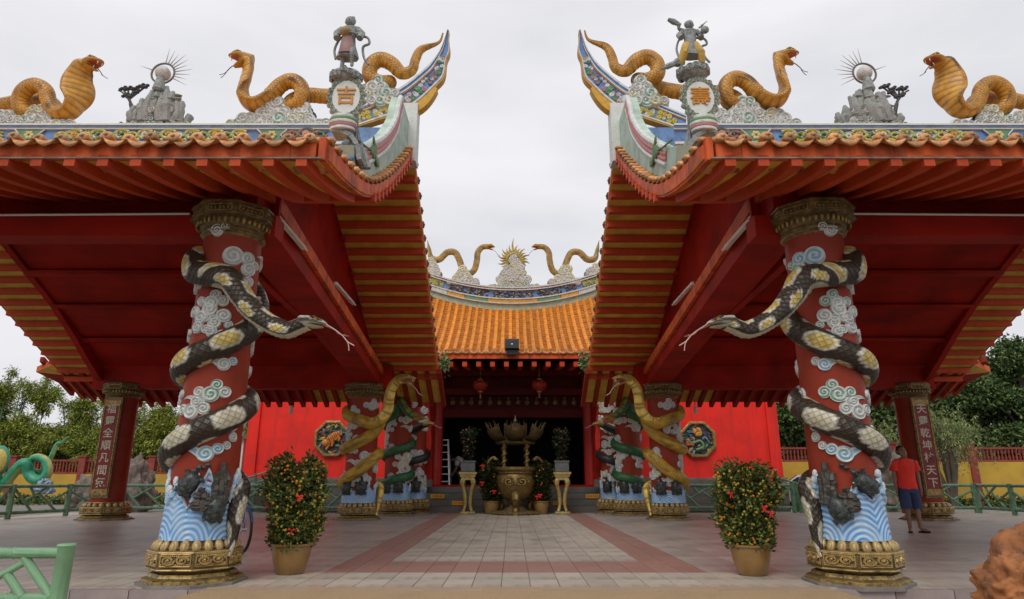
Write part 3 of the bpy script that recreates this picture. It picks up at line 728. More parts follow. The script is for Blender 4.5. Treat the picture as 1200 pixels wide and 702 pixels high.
    for (u, v, u2, v2) in ((507, 93, 519, 70), (513, 75, 521, 58), (497, 118, 506, 100), (516, 64, 525, 42), (491, 128, 499, 112)):
        a_ = atY(u, v, 12); b_ = atY(u2, v2, 12); sp.tube([a_+Vector((-.05, 0, .0)), a_, a_.lerp(b_, .5)+Vector((.03, 0, -.02)), b_], [.05, .055, .035, .006], 6, col=(.3, .36, .42))
    sp.build('tail_spike', paint_v, tail)
    # white end pillar with a guardian figure, green plaster verge wall and ribbon
    pp = MB(M); a_ = atY(464, 122, 11.8); b_ = atY(487, 174, 11.8)
    pp.box(((a_.x+b_.x)/2, 12.0, (a_.z+b_.z)/2-.1), (abs(b_.x-a_.x), .34, abs(a_.z-b_.z)+.3)); pp.build('end_pillar', white_pl, ridge)
    VX = -2.1
    bot = [(y, zs(y)+.2) for y in [8.05+.25*i for i in range(17)]]
    tp = [atX(u, v, VX) for u, v in ((414, 170), (425, 174), (437, 169), (449, 162), (458, 152), (465, 139), (468, 125), (471, 114))]
    tp = [(p.y, p.z) for p in crom(tp, 4)]; tp = [q for q in tp if q[0] < 12.1]
    gw = MB(M); gw.prism(bot+[(12.05, tp[-1][1])]+tp[::-1], VX, VX-.2, 'x'); gw.build('verge_wall', green_pl, t)
    rb_ = MB(M)
    for dd, cc in ((0, (.62, .62, .6)), (.07, (.5, .16, .15)), (.14, (.5, .16, .15)), (.21, (.62, .62, .6))):
        rb_.tube([(VX-.02, y+dd*.4, z-dd) for y, z in tp[4:]], .05, 8, col=cc)
    rb_.build('ribbon_moulding', paint_v, t)
    vn = MB(M); rg = random.Random(4)
    c0 = atX(437, 178, VX)
    for q in range(16):
        a_ = rg.uniform(0, 6.28); rr = rg.uniform(.03, .22); vn.sphere((VX+.03, c0.y+math.cos(a_)*rr*1.6, c0.z+math.sin(a_)*rr*.7), (.02, .09, .06), 7, 5, col=(.10, .22, .06), rot=Matrix.Rotation(rg.uniform(-1, 1), 3, 'X'))
    vn.tube([(VX+.02, c0.y-1.0, c0.z-.35), (VX+.03, c0.y-.5, c0.z-.2), (VX+.03, c0.y, c0.z)], .015, 5, col=(.1, .2, .06)); vn.build('vine_relief', paint_v, t)
    # eave tiles
    x = XI-.12; k = 0
    while x > XO:
        jt = random.Random(k*7+s); inst('cover_tile', COVER, X((x+jt.uniform(-.01, .01), 5.97+jt.uniform(-.02, .015), 4.368+jt.uniform(-.008, .01))), (R(-13+jt.uniform(-3, 3)), R(jt.uniform(-5, 5)), R(jt.uniform(-4, 4))), t)
        inst('drip_tile', DRIP, X((x-.115, 5.96+jt.uniform(-.015, .015), 4.345+jt.uniform(-.008, .006))), (R(-8), R(jt.uniform(-4, 4)), R(jt.uniform(-4, 4))), t); x -= .23; k += 1
    # verge tiles lying across, one after the other up the front slope and down the back slope
    y = 6.15; k = 0
    while y < 20.2:
        z = zs(y)+.2; sl = math.atan2(zs(y+.1)-zs(y-.1), .2)
        inst('verge_tile', COVER_S if y < 12 else VT, X((xv(y)-.0, y, z)), (0 if s < 0 else 0, 0, R(90) if s < 0 else R(-90)), t)
        y += .30*math.cos(sl) if y < 12 else .376
    y = 13.8
    while y < 20.2: inst('verge_tile', VT, X((XO-.03, y, zs(y)+.13)), (0, 0, R(-90) if s < 0 else R(90)), t); y += .376
    return t
VT = semi_tile(.11, .3, 6).mesh('verge_tile', mat('weathered_verge_tile', (.16, .07, .045), .7, var=.3, bump=.3, dirt=((.05, .04, .03), .7, 8), rv=.2))
# semi_tile end faces -Y; turned so that the end looks out over the verge
PAV = {-1: pavilion(-1), 1: pavilion(1)}
# ================================================================== CARVED COLUMNS
gold_ped = mat('recess_shade_gold', (.19, .13, .05), .5, .35, var=.3, scale=12, bump=.2, bscale=40, dirt=((.035, .025, .015), .9, 10))  # ground of the carving, darkened to paint in the shade of the recesses
gold_hi = mat('raised_gold_relief', (.42, .29, .11), .4, .4, var=.25, scale=14, bump=.15, dirt=((.12, .08, .03), .5, 16))  # lighter gold of the raised frames, scrolls and ring
def octo(r, z): return [Vector((r*math.cos(R(22.5+45*i)), r*math.sin(R(22.5+45*i)), z)) for i in range(8)]
def carved_base(t, c, r=.455, h=.44, fine=True, petals=22):
    b = MB(); cc = Vector(c)
    def ring(k, z): return [p+cc for p in octo(r*k, z)]
    b.loft([ring(1.08, .03), ring(1.08, .07), ring(.98, .085), ring(.93, .10), ring(.93, .115), ring(.86, .13), ring(.84, .15), ring(1.0, .165), ring(1.02, .19), ring(1.02, .33), ring(1.0, .345), ring(.92, .355)])
    bs = b.build('pedestal', gold_ped, t)
    s = MB(); s.loft([ring(1.2, -.01), ring(1.2, .03)]); s.build('plinth', stone_base, t, False)
    s = MB(); s.loft([ring(1.12, .03), ring(1.12, .052), ring(1.06, .07), ring(.99, .078), ring(.96, .10), ring(.94, .118)]); s.build('stepped_foot', gold, t)
    k = MB(); k.lathe([(r*.86, .345), (r*.9, .37), (r*.8, .40), (r*.78, .445), (r*.70, .45)], 40, c); k.build('lotus_ring', gold_ped, t); k = MB(); k.lathe([(r*.74, .442), (r*.80, .45), (r*.79, .462), (r*.72, .465)], 40, c); k.lathe([(r*1.0, .17), (r*1.0, .17)], 8, c); k.build('ring_moulding', gold_hi, t)
    pm = MB(); pm.sphere((0, 0, -.005), (.054*r/.51, .036*r/.51, .068), 10, 7, rot=Matrix.Rotation(R(-24), 3, 'X')); pm.sphere((0, -.024, -.006), (.032*r/.51, .022*r/.51, .046), 8, 5, rot=Matrix.Rotation(R(-18), 3, 'X'))
    pm = pm.mesh('lotus_petal', mat('pale_gold_petal', (.47, .34, .15), .45, .3, var=.25, scale=18, dirt=((.12, .07, .03), .5, 16)))
    for i in range(petals):
        a = 2*math.pi*i/petals; inst('lotus_petal', pm, cc+Vector((math.cos(a)*r*.86, math.sin(a)*r*.86, .392)), (0, 0, a+R(90)), t)
    # framed panels with scrolls on the eight faces
    for i in range(8):
        a = R(45*i); rad = r*1.02*math.cos(R(22.5)); wd = r*1.02*math.sin(R(22.5))*2
        ux = Vector((-math.sin(a), math.cos(a), 0)); un = Vector((math.cos(a), math.sin(a), 0)); o = cc+un*rad+Vector((0, 0, .26))
        fn = lambda x, y, hh: o+ux*x+Vector((0, 0, y))+un*(hh+.002)
        f = MB(); q = wd*.43; hz = .058
        for (x0, y0, x1, y1) in ((-q, -hz, q, -hz), (q, -hz, q, hz), (q, hz, -q, hz), (-q, hz, -q, -hz)): f.tube([fn(x0, y0, .004), fn(x1, y1, .004)], .008, 6)
        if fine:
            for zz in (.165, .33): f.tube([o+ux*(-wd*.5)+Vector((0, 0, zz-.26))+un*.004, o+ux*(wd*.5)+Vector((0, 0, zz-.26))+un*.004], .010, 6)
            for sx in (-1, 1):
                pts = []; rr = []
                for j in range(20):
                    tt = j/19; an = tt*3.6*math.pi*sx; rd = .055*(1-tt*.8); pts.append(fn(sx*wd*.2+math.cos(an)*rd*1.25, math.sin(an)*rd*.8, .012)); rr.append(.012*(1.2-tt*.4))
                f.tube(pts, rr, 5); f.sphere(fn(sx*wd*.2, 0, .016), (.018, .018, .018), 8, 5)
            for j in range(14):
                xx = -q*.9+q*1.8*j/13; f.sphere(fn(xx, .04, .006), .011, 6, 4); f.sphere(fn(xx, -.042, .006), .011, 6, 4)
        f.build('carved_panel', gold_hi, t)
def capital(t, c, z0, z1, r0, r1):
    b = MB(); cc = Vector(c); H = z1-z0
    b.lathe([(r0*.98, z0-.05), (r0*1.04, z0), (r0*1.10, z0+.04), (r0*1.08, z0+.06), (r0*1.16, z0+.08), (r0*1.22, z0+H*.42), (r0*1.30, z0+H*.46), (r0*1.26, z0+H*.5)], 40, c, m=0)
    b.lathe([(r0*1.05, z0-.015), (r0*1.12, z0), (r0*1.05, z0+.015)], 40, c, m=1)
    for i in range(40):
        a = 2*math.pi*i/40; b.sphere(cc+Vector((math.cos(a)*r0*1.27, math.sin(a)*r0*1.27, z0+H*.34)), (r0*.06, r0*.06, H*.13), 6, 5, m=1)
    b.build('capital_ring', [gold_dark, gold], t)
    b = MB(); rr = r1/math.cos(R(22.5))
    b.loft([[p+cc for p in octo(rr*k, z)] for k, z in ((.9, z0+H*.47), (1.0, z0+H*.52), (1.0, z0+H*.56), (.95, z0+H*.58), (.95, z0+H*.9), (1.0, z0+H*.93), (1.0, z1), (.8, z1+.05))])
    for i in range(8):
        a = R(45*i); ux = Vector((-math.sin(a), math.cos(a), 0)); un = Vector((math.cos(a), math.sin(a), 0)); o = cc+un*(r1*.955)+Vector((0, 0, z0+H*.74)); q = r1*.30; hz = H*.11
        for (x0, y0, x1, y1) in ((-q, -hz, q, -hz), (q, -hz, q, hz), (q, hz, -q, hz), (-q, hz, -q, -hz)): b.tube([o+ux*x0+Vector((0, 0, y0)), o+ux*x1+Vector((0, 0, y1))], .011, 5, m=1)
        for j in range(5): b.sphere(o+ux*(q*(-.7+.35*j)), (.025, .025, .03), 7, 4)
    b.build('capital', [gold_dark, gold], t)
def cyl_fn(c, R0, a0, z0, lift=0.):
    return lambda x, y, h: Vector((c[0]+(R0+h+lift)*math.cos(a0+x/R0), c[1]+(R0+h+lift)*math.sin(a0+x/R0), z0+y))
def waves(t, c, R0, z0, ztop, seed, s=1, fine=1.):
    """relief of the sea round the foot of the column: nested arches of water and curling crests"""
    rng = random.Random(seed); na, nz_ = int(200*fine), int(64*fine)
    pk = [(2*math.pi*i/7+rng.uniform(-.2, .2), rng.uniform(.25, 1.0)) for i in range(7)]
    def top(a):
        h = 0
        for pa, ph in pk:
            d = abs(((a-pa+math.pi) % (2*math.pi))-math.pi); h = max(h, ph*max(0, 1-d/.55)**1.3)
        return z0+(ztop-z0)*(.36+.62*h)+.025*math.sin(a*17+seed)
    ar = [(2*math.pi*i/6+.35*s, z0-.06+.04*(i % 2)) for i in range(6)]; vs = []; cs = []; RR = R0*1.10
    for i in range(nz_+1):
        for j in range(na):
            a = 2*math.pi*j/na; T = top(a); z = z0+(T-z0)*i/nz_
            best = None
            for (ca, cz) in ar:
                d = ((a-ca+math.pi) % (2*math.pi))-math.pi; dd = math.hypot(d*RR*1.0, (z-cz)*.85)
                if best is None or dd < best: best = dd
            best += .012*py_noise(a*3, z*5, seed)
            rg = .5+.5*math.cos(best*2*math.pi/.047)
            e = (T-z)/max(.01, T-z0)
            rad = RR+.011*rg+.03*max(0, 1-abs(e-.06)/.08)-(.06 if i == nz_ else 0)-.05*(z-z0)
            foam = max(0, 1-e/.16)
            cc = mixc((.08, .27, .62), (.42, .60, .76), rg*1.1); cc = mixc(cc, (.55, .66, .72), foam)
            cc = mixc(cc, (.50, .62, .70), .35*max(0, math.sin(a*5+z*9+seed)))
            vs.append((c[0]+rad*math.cos(a), c[1]+rad*math.sin(a), z)); cs.append((*cc, 1))
    w_ = MB(); w_.add(vs, [(i*na+j, i*na+(j+1) % na, (i+1)*na+(j+1) % na, (i+1)*na+j) for i in range(nz_) for j in range(na)], 0, cols=cs)
    wv = w_.build('wave_relief', paint_c, t)
    for (pa, ph) in pk:
        for q in range(3):
            a0 = pa+rng.uniform(-.35, .35); z1 = top(a0)-.05; d = rng.choice((-1, 1)); L_ = rng.uniform(.09, .2)*(.5+ph*.7); pts = []; rr = []
            for i in range(14):
                tt = i/13; aa = a0+d*(.10*tt+ (.06*math.sin(tt*5) if tt > .3 else 0)); zz = z1+L_*math.sin(min(tt*1.5, 1)*math.pi/2)-max(0, tt-.66)*L_*.9
                pts.append((c[0]+(RR-.02+.03*tt)*math.cos(aa), c[1]+(RR-.02+.03*tt)*math.sin(aa), zz)); rr.append(.034*(1-.72*tt)+.004)
            m = MB(); m.tube(pts, rr, 8, col=[mixc((.25, .45, .68), (.62, .68, .70), tt_/6) for tt_ in range(14)]); m.sphere(pts[-1], .016, 7, 5, col=(.62, .66, .66)); m.build('wave_crest', paint_c, wv)
turtle_m = mat('black_green_turtle_paint', (.028, .034, .032), .3, var=.4, scale=20, bump=.3, bscale=40, dirt=((.11, .12, .11), .5, 14))
rock_k = mat('dark_rock_relief', (.055, .048, .04), .6, var=.4, scale=12, bump=.7, bscale=18, dirt=((.16, .14, .12), .5, 9))
def turtle(t, c, R0, a0, z0, ang, sc_=1.):
    un = Vector((math.cos(a0), math.sin(a0), 0)); ux = Vector((-math.sin(a0), math.cos(a0), 0)); uz = Vector((0, 0, 1)); ca, sa = math.cos(ang), math.sin(ang)
    F = ux*ca+uz*sa; S = -ux*sa+uz*ca; o = Vector((c[0], c[1], 0))+un*R0+uz*z0
    def W(x, y, h): return o+F*(x*sc_)+S*(y*sc_)+un*(h*sc_)
    b = MB(); nr, na = 10, 30; vs = []
    for i in range(nr+1):
        q = i/nr
        for j in range(na):
            a = 2*math.pi*j/na; x = q*.15*math.cos(a)*(1+.08*math.cos(a)); y = q*.115*math.sin(a); h = .085*(1-q*q)**.6 if q < 1 else 0
            vs.append(W(x, y, h+.015-(.03 if i == nr else 0)))
    b.add(vs, [(i*na+j, i*na+(j+1) % na, (i+1)*na+(j+1) % na, (i+1)*na+j) for i in range(nr) for j in range(na)])
    sh = b.build('turtle_shell', turtle_m, t)
    sc2 = MB()
    for gx in range(-2, 3):
        for gy in (-1, 0, 1):
            x = gx*.055+(.027 if gy else 0); y = gy*.062
            q = (x/.15)**2+(y/.115)**2
            if q > .85: continue
            h = .085*(1-q)**.6+.012; ring = []
            for k, (rr, hh) in enumerate(((.036, -.004), (.028, .010), (.012, .013), (.001, .014))): ring.append([W(x+rr*math.cos(R(60*m)), y+rr*math.sin(R(60*m)), h+hh-abs(x)*.1-abs(y)*.15) for m in range(6)])
            s1 = MB(); s1.loft(ring); s1.build('scute', turtle_m, sh, False)
    h_ = MB(); h_.tube([W(.12, 0, .02), W(.18, 0, .035), W(.215, 0, .04), W(.25, 0, .035)], [.028*sc_, .024*sc_, .034*sc_, .012*sc_], 9); h_.build('turtle_head', turtle_m, sh)
    for sx in (-1, 1):
        for bx, ln in ((.09, .11), (-.09, .07)):
            l = MB(); l.tube([W(bx, sx*.07, .0), W(bx+.03*(1 if bx > 0 else -1), sx*(.07+ln*.35), .01), W(bx+.01, sx*(.075+ln*.6), .0)], [.026*sc_, .022*sc_, .010*sc_], 8); l.build('flipper', turtle_m, sh)
def rock_relief(t, c, R0, a0, z0, w_, h_, seed):
    rng = random.Random(seed); 
    for i in range(16):
        x = rng.uniform(-.5, .5)*w_; z1 = z0+h_*(1-abs(x)/w_*.9)*rng.uniform(.6, 1.0); a = a0+x/R0; b = MB(); pts = []; rr = []
        for k in range(7):
            tt = k/6; aa = a+rng.uniform(-.02, .02); rad = R0+.03+rng.uniform(-.01, .025); pts.append((c[0]+rad*math.cos(aa), c[1]+rad*math.sin(aa), z0+(z1-z0)*tt)); rr.append(rng.uniform(.025, .05)*(1-.25*tt))
        b.tube(pts, rr, 6); b.build('rock_spire', rock_k, t, False)
def wrap(c, keys, free=()):
    """keys: (angle deg, z, R) interpolated in polar coordinates, then free points"""
    K = crom([Vector(k) for k in keys], 14); P = [Vector((c[0]+k.z*math.cos(R(k.x)), c[1]+k.z*math.sin(R(k.x)), k.y)) for k in K]
    if free:
        F = crom([P[-6], P[-1]]+[Vector(f) for f in free], 10); P = P[:-1]+F[10:]
    return P

def near_column(s, cx, cy):
    c = (cx, cy, 0); wd = 'left' if s < 0 else 'right'
    t = thing('carved_column', c, f'{wd} front red column with white clouds, blue waves and turtles on a gold lotus pedestal', 'column', 'red cloud columns of the pavilions')
    sh = MB(); sh.lathe([(.345, .40), (.342, 1.2), (.335, 2.2), (.328, 3.2), (.325, 3.95)], 56, c); sh.build('shaft', red_col, t)
    carved_base(t, c); capital(t, c, 3.86, 4.19, .33, .465)
    waves(t, c, .335, .44, 1.30 if s < 0 else 1.42, 11 if s < 0 else 17, s)
    rng = random.Random(40+s)
    A = lambda q: R(270)+s*-math.asin(max(-1, min(1, q)))*-1 if False else R(270)+math.asin(max(-1, min(1, q*(-s))))*1
    # q: -1 outer edge .. +1 inner (court) edge as seen from the court; v: height in the picture
    L_ = [(-.15, 270, 2, .9, 'w'), (.45, 300, 4, 1.1, 'w' if s < 0 else 'b'), (.86, 318, 3, 1.0, 'w' if s < 0 else 'g'), (-.86, 338, 0, .8, 't'), (-.05, 355, 0, .9, 'w' if s < 0 else 'g'), (-.35, 372, 1, .95, 'w'), (.15, 378, 1, .85, 'w'),
          (-.95, 396, 2, .8, 'w'), (.55, 427, 2, .9, 'b'), (.30, 462, 0, .95, 'g'), (-.25, 482, 0, .95, 'w'), (.0, 470, 2, .7, 'w'), (-.92, 468, 2, .9, 'b'), (.90, 500, 3, .85, 'w'), (.35, 532, 2, 1.1, 'b'), (-.9, 508, 2, .8, 'w')]
    for (q, v, k, sc_, tn) in L_:
        mb = MB(); z = Zv(v, cy-.33*math.sqrt(max(0, 1-q*q))); a0 = A(q); fn0 = cyl_fn(c, .335, a0, z)
        fn = fn0 if s < 0 else (lambda x, y, h, f=fn0: f(-x, y, h))
        cloud_mb(mb, fn, k, sc_*1.0, tn, rng); mb.build('cloud_relief', paint_c, t)
    for k in range(12):      # the sides turned away from the court's front
        a0 = R(rng.uniform(10, 170)); mb = MB(); cloud_mb(mb, cyl_fn(c, .335, a0, 1.5+k*.19), rng.choice((0, 1, 2)), .9, 'w', rng); mb.build('cloud_relief', paint_c, t)
    # turtles and rock on the inner side
    q1 = .1 if s < 0 else -.12
    turtle(t, c, .365, A(.02 if s < 0 else -.12), Zv(568, cy-.38), R(60) if s < 0 else R(140), .92)
    turtle(t, c, .385, A(.70 if s < 0 else .62), Zv(598, cy-.28), R(80) if s < 0 else R(110), .92)
    rock_relief(t, c, .35, A(.78), .80, .13, .52, 3); rock_relief(t, c, .36, A(.40), .75, .12, .24, 4)
    for qq, vv in ((.35, 548), (.12, 552), (.45, 545)): b = MB(); aa = A(qq); b.sphere((cx+.36*math.cos(aa), cy+.36*math.sin(aa), Zv(vv, cy-.33)), (.035, .03, .022), 8, 6); b.build('small_rock', rock_k, t)
    # the great python
    O, I = 180, 360
    sg = -s  # +1 on the left column: angle as is; right column mirrored
    def a(x): return x if s < 0 else 180-x
    z = lambda v, y=cy: Zv(v, y)
    rs = .142; Rw = .352
    keys = [(a(338), .27, .44), (a(346), .44, .43), (a(352), .68, .40), (a(366), .90, .39), (a(400), 1.02, Rw), (a(450), 1.08, Rw), (a(540), z(541), Rw), (a(585), z(524, cy-.3), Rw), (a(630), z(506, cy-.47), Rw), (a(675), z(492, cy-.3), Rw), (a(720), z(478), Rw), (a(810), z(458, cy+.4), Rw),
            (a(900), z(441), Rw), (a(945), z(424, cy-.3), Rw), (a(990), z(410, cy-.47), Rw), (a(1035), z(396, cy-.3), Rw), (a(1080), z(380), Rw), (a(1150), z(340, cy+.4), Rw), (a(1210), z(318, cy+.3), Rw), (a(1258), z(303), Rw), (a(1290), z(304, cy-.2), Rw+.02), (a(1320), z(318, cy-.4), Rw+.08)]
    m = lambda u: u if s < 0 else 1205-u+6
    free = [atY(m(u), v, y) for u, v, y in ((266, 326, cy-.56), (281, 345, cy-.62), (296, 364, cy-.66), (314, 378, cy-.7), (336, 387, cy-.76), (352, 382, cy-.80), (362, 378, cy-.83))]
    P = wrap(c, keys, free)
    ax = Vector((cx, cy, 0))
    def hint(p):
        d = Vector((ax.x-p.x, ax.y-p.y, 0)); l = d.length
        if p.z > 3.0 and p.y < cy-.3:
            return Vector((0, -.15, -1)) if p.z < z(322, cy-.45) else None
        return d.normalized() if l < .52 else Vector((0, 0, -1))
    o = thing('python_statue', (cx, cy-.5, .5), f'dark brown and cream python coiled round the {wd} front column, head out over the court', 'snake statue', 'snakes coiled round the columns')
    rad = lambda q: rs*interp([(0, .25), (.06, .7), (.14, 1), (.86, 1), (.95, .72), (1, .60)], q)
    mb, fr, Ln = snake_tube(P, rad, python_col, step=.028, n=34, ridge=.10, bellyhint=hint, pitch=.055)
    mb.build('body', snake_m, o)
    hp = fr[0]; sn = atY(m(393), 381, cy-.9)
    fw = (sn-hp)
    head(o, hp-fw.normalized()*.0, fw, (0, 0, 1), .085, (.07, .05, .035), (.55, .52, .42), 6, tl=1.6, fangs=False, scut=lambda x, sz, cz: (.55, .52, .42) if (abs(cz) > .35 and abs(cz) < .8 and x < 1.4 and sz > .2) or (x > 1.9 and sz > .3) else None)
    tg = MB(); a1 = hp+fw.normalized()*.2; e1 = [atY(m(u), v, cy-.95) for u, v in ((392, 386), (401, 393), (407, 400), (415, 405))]; tg.tube(crom([a1]+e1, 4), .006, 5); e2 = [atY(m(u), v, cy-.95) for u, v in ((404, 396), (408, 403), (409, 411))]; tg.tube(crom(e2, 4), .005, 5)
    tg.build('tongue', mat('pale_tongue', (.55, .38, .34), .5), o)
    return t
NC = {-1: (-3.39, 7.47), 1: (3.64, 7.42)}
for s in (-1, 1): near_column(s, *NC[s])

# ---- the rear columns along the court, each with its own snake
def court_column(s, cx, cy, H, r, label, dark=False, nturn=3):
    M, X = side(s); p = X((cx, cy, 0)); c = (p.x, p.y, 0)
    t = thing('carved_column', c, label, 'column', 'red cloud columns of the pavilions')
    sh = MB(); sh.lathe([(r, .40), (r*.97, H)], 40, c); sh.build('shaft', red_col, t)
    carved_base(t, c, .53, .44, petals=20); capital(t, c, H-.34, H, r, r*1.3)
    waves(t, c, r, .44, 1.05, int(cy*7), s, .55)
    rng = random.Random(int(cy*10)+s)
    for k in range(16):
        a0 = R(180+rng.uniform(0, 180)); mb = MB(); z = .95+(H-1.45)*((k*.618) % 1)
        cloud_mb(mb, cyl_fn(c, r, a0, z), rng.choice((0, 1, 2, 4)), 1.25, rng.choice('wwwy'), rng); mb.build('cloud_relief', paint_c, t)
    for q in (-.55, .3): turtle(t, c, r+.05, R(270)+math.asin(q), .82, R(90), 1.3)
    return t, c
def coil(s, c, r, rs, zz, free, label, colf, group, headc, hood=0., open_=38, hr=1., up=(0, 0, 1)):
    """snake from the pedestal round the shaft; free = points of the raised neck (already on the right side)"""
    a = (lambda x: x) if s < 0 else (lambda x: 180-x)
    Rw = r+rs*.25; keys = [(a(340), .12, .56), (a(350), .35, .55), (a(375), .8, Rw+.1)] if rs > .14 else [(a(385), .9, Rw)]
    n = len(zz); ang = 450
    for i, (dg, z_) in enumerate(zz): keys.append((a(dg), z_, Rw))
    P = wrap(c, keys, free); o = thing('snake_statue', (c[0], c[1]-.5, .5), label, 'snake statue', group)
    rad = lambda q: rs*interp([(0, .2), (.08, .7), (.2, 1), (.88, 1), (1, .82)], q)
    def hint(p):
        d = Vector((c[0]-p.x, c[1]-p.y, 0)); return d.normalized() if d.length < Rw+.06 else Vector((-s*.8, -.7, -.1))
    mb, fr, Ln = snake_tube(P, rad, colf, step=.05, n=20, bellyhint=hint, pitch=.075); mb.build('body', snake_f, o)
    fw = P[-1]-P[-8]; head(o, fr[0], (1*(-s), -.25, -.12) if headc is None else headc, up, rs*.9*hr, (.34, .22, .05), (.5, .34, .08), open_, msk=snake_f, tongue=mat('pale_tongue', (.55, .38, .34), .5), tl=1.2)
    return o
for s in (-1, 1):
    wd = 'left' if s < 0 else 'right'; M, X = side(s)
    t, c = court_column(s, -4.15, 18.5, 3.62, .42, f'{wd} rear pavilion column with a yellow cobra, gold pedestal and white clouds')
    z = lambda v, y: Zv(v, y); m = lambda u: u if s < 0 else 1205-u
    zz = [(450, 1.0), (540, z(568, 18.5)), (585, z(561, 18)), (630, z(553, 18)), (675, z(540, 18)), (720, z(532, 18.5)), (810, z(529, 19)), (900, z(527, 18.5)), (945, z(524, 18)), (990, z(518, 18)), (1035, z(508, 18)), (1080, z(497, 18.5)), (1170, z(486, 19)), (1250, z(481, 18.6)), (1290, z(486, 18.1))]
    free = [atY(m(u), v, y) for u, v, y in ((424, 493, 17.85), (435, 496, 17.75), (446, 492, 17.65), (454, 480, 17.6), (456, 467, 17.5), (459, 455, 17.45), (466, 446, 17.35), (473, 444, 17.3))]
    coil(s, c, .42, .155, zz, free, f'yellow cobra coiled round the {wd} rear pavilion column with its head raised and mouth open', cobra_col((.66, .40, .05), (.30, .18, .03), (.85, .62, .14), (.35, .2, .04)), 'snakes coiled round the columns', (-s, -.2, -.02), hr=1.0, open_=34)
    t2, c2 = court_column(s, -3.52, 20.7, 4.3, .38, f'second red column behind the yellow cobra column on the {wd}, wrapped by a green snake')
    zz = [(450, .9), (540, .9), (630, 1.05), (720, 1.2), (810, 1.5), (900, 1.75), (990, 1.9), (1080, 2.1), (1170, 2.4), (1260, 2.7), (1300, 2.85), (1350, 3.0)]
    free = [atY(m(u), v, y) for u, v, y in ((466, 462, 20.2), (472, 474, 20.0), (480, 484, 19.9), (490, 490, 19.8))]
    coil(s, c2, .38, .135, zz, free, f'green snake coiled round the second column on the {wd}, head stretched towards the hall', cobra_col((.04, .17, .06), (.03, .07, .03), (.3, .33, .1), (.1, .14, .04)), 'snakes coiled round the columns', (-s, -.1, -.12), open_=4, hr=.9)
    t3, c3 = court_column(s, -3.15, 21.75, 4.3, .36, f'third red column beside the hall steps on the {wd}, wrapped by a black snake')
    zz = [(450, 1.0), (540, 1.4), (630, 1.6), (720, 1.8), (810, 2.1), (900, 2.4), (990, 2.6)]
    coil(s, c3, .36, .12, zz, [X((-2.85, 21.25, 2.72)), X((-2.70, 21.1, 2.75))], f'black snake coiled round the third column by the hall steps on the {wd}', cobra_col((.035, .035, .03), (.02, .02, .02), (.2, .17, .1), (.05, .05, .04)), 'snakes coiled round the columns', (-s, -.1, -.1), open_=4, hr=.9)

# ---- outer columns with couplets
letter_m = mat('cream_lettering', (.62, .56, .42), .5)
for s, cx, chars, wd in ((-1, -10.97, '福靈全順凡間氣', 'far left'), (1, 11.22, '天靈乾坤柱天下', 'far right')):
    c = (cx, 18.5, 0)
    t = thing('couplet_column', c, f'{wd} dark red column with a vertical line of cream Chinese characters on a framed board', 'column', 'couplet columns at the outer corners')
    sh = MB(); sh.lathe([(.42, .40), (.40, 3.3)], 40, c); sh.build('shaft', red_col, t); carved_base(t, c, .60, .44, petals=20); capital(t, c, 3.28, 3.62, .40, .52)
    b = MB(); y0 = 18.5-.405
    b.box((cx, y0, 1.90), (.50, .05, 2.66), m=0); b.box((cx, y0-.02, 1.90), (.36, .03, 2.34), m=1)
    for zz in (.72, 3.08): b.box((cx, y0-.03, zz), (.44, .02, .16), m=2)
    b.build('couplet_board', [gold_dark, mat('dark_red_board', (.24, .02, .018), .45, dirt=((.12, .02, .02), .4, 4)), gold], t, False)
    for sx in (-1, 1):
        b = MB(); b.box((cx+sx*.205, y0-.035, 1.90), (.025, .02, 2.36)); b.build('board_border', gold, t, False)
    for i, ch in enumerate(chars):
        text_mesh(ch, .27, letter_m, (cx, y0-.04, 2.90-i*.325), (R(90), 0, 0), t, ext=.008)
# ================================================================== ROOF ORNAMENTS
def human(name, parent, J, mt, k=1., M=None, r=1., sub=1, fingers=True):
    """one continuous body grown along the joints J (metres); k scales, M places"""
    V = []; E = []; Rr = []
    def a(p, rad, link=None):
        V.append(Vector(p)*k); Rr.append((rad[0]*k*r, rad[1]*k*r) if isinstance(rad, tuple) else rad*k*r)
        if link is not None: E.append((link, len(V)-1))
        return len(V)-1
    pel = a(J['pelvis'], (.15, .12)); sp = a(J['spine'], (.135, .105), pel); ch = a(J['chest'], (.155, .12), sp); nk = a(J['neck'], .055, ch); h1 = a(J['jaw'], (.07, .08), nk); h2 = a(J['head'], (.082, .1), h1); a(J['crown'], (.06, .07), h2)
    for s_ in ('l', 'r'):
        sh = a(J['sh'+s_], .062, ch); el = a(J['el'+s_], .045, sh); wr = a(J['wr'+s_], .030, el)
        d = (Vector(J['wr'+s_])-Vector(J['el'+s_])).normalized(); hd = a(Vector(J['wr'+s_])+d*.07, (.038, .022), wr)
        if fingers:
            sx = d.orthogonal().normalized()
            for q, (o, ln) in enumerate(((-.03, .07), (-.01, .085), (.01, .08), (.03, .065))):
                b0 = Vector(J['wr'+s_])+d*.10+sx*o; f1 = a(b0, .010, hd); f2 = a(b0+d*ln*.5, .009, f1); a(b0+d*ln+Vector((0, .012, 0)), .007, f2)
            th = a(Vector(J['wr'+s_])+d*.05-sx*.035, .013, wr); a(Vector(J['wr'+s_])+d*.09-sx*.06, .009, th)
        hp = a(J['hp'+s_], .09, pel); kn = a(J['kn'+s_], .06, hp); an = a(J['an'+s_], .038, kn); ft = a(J['to'+s_], (.04, .03), an)
    return skin(name, V, E, Rr, mt, parent, sub, M)
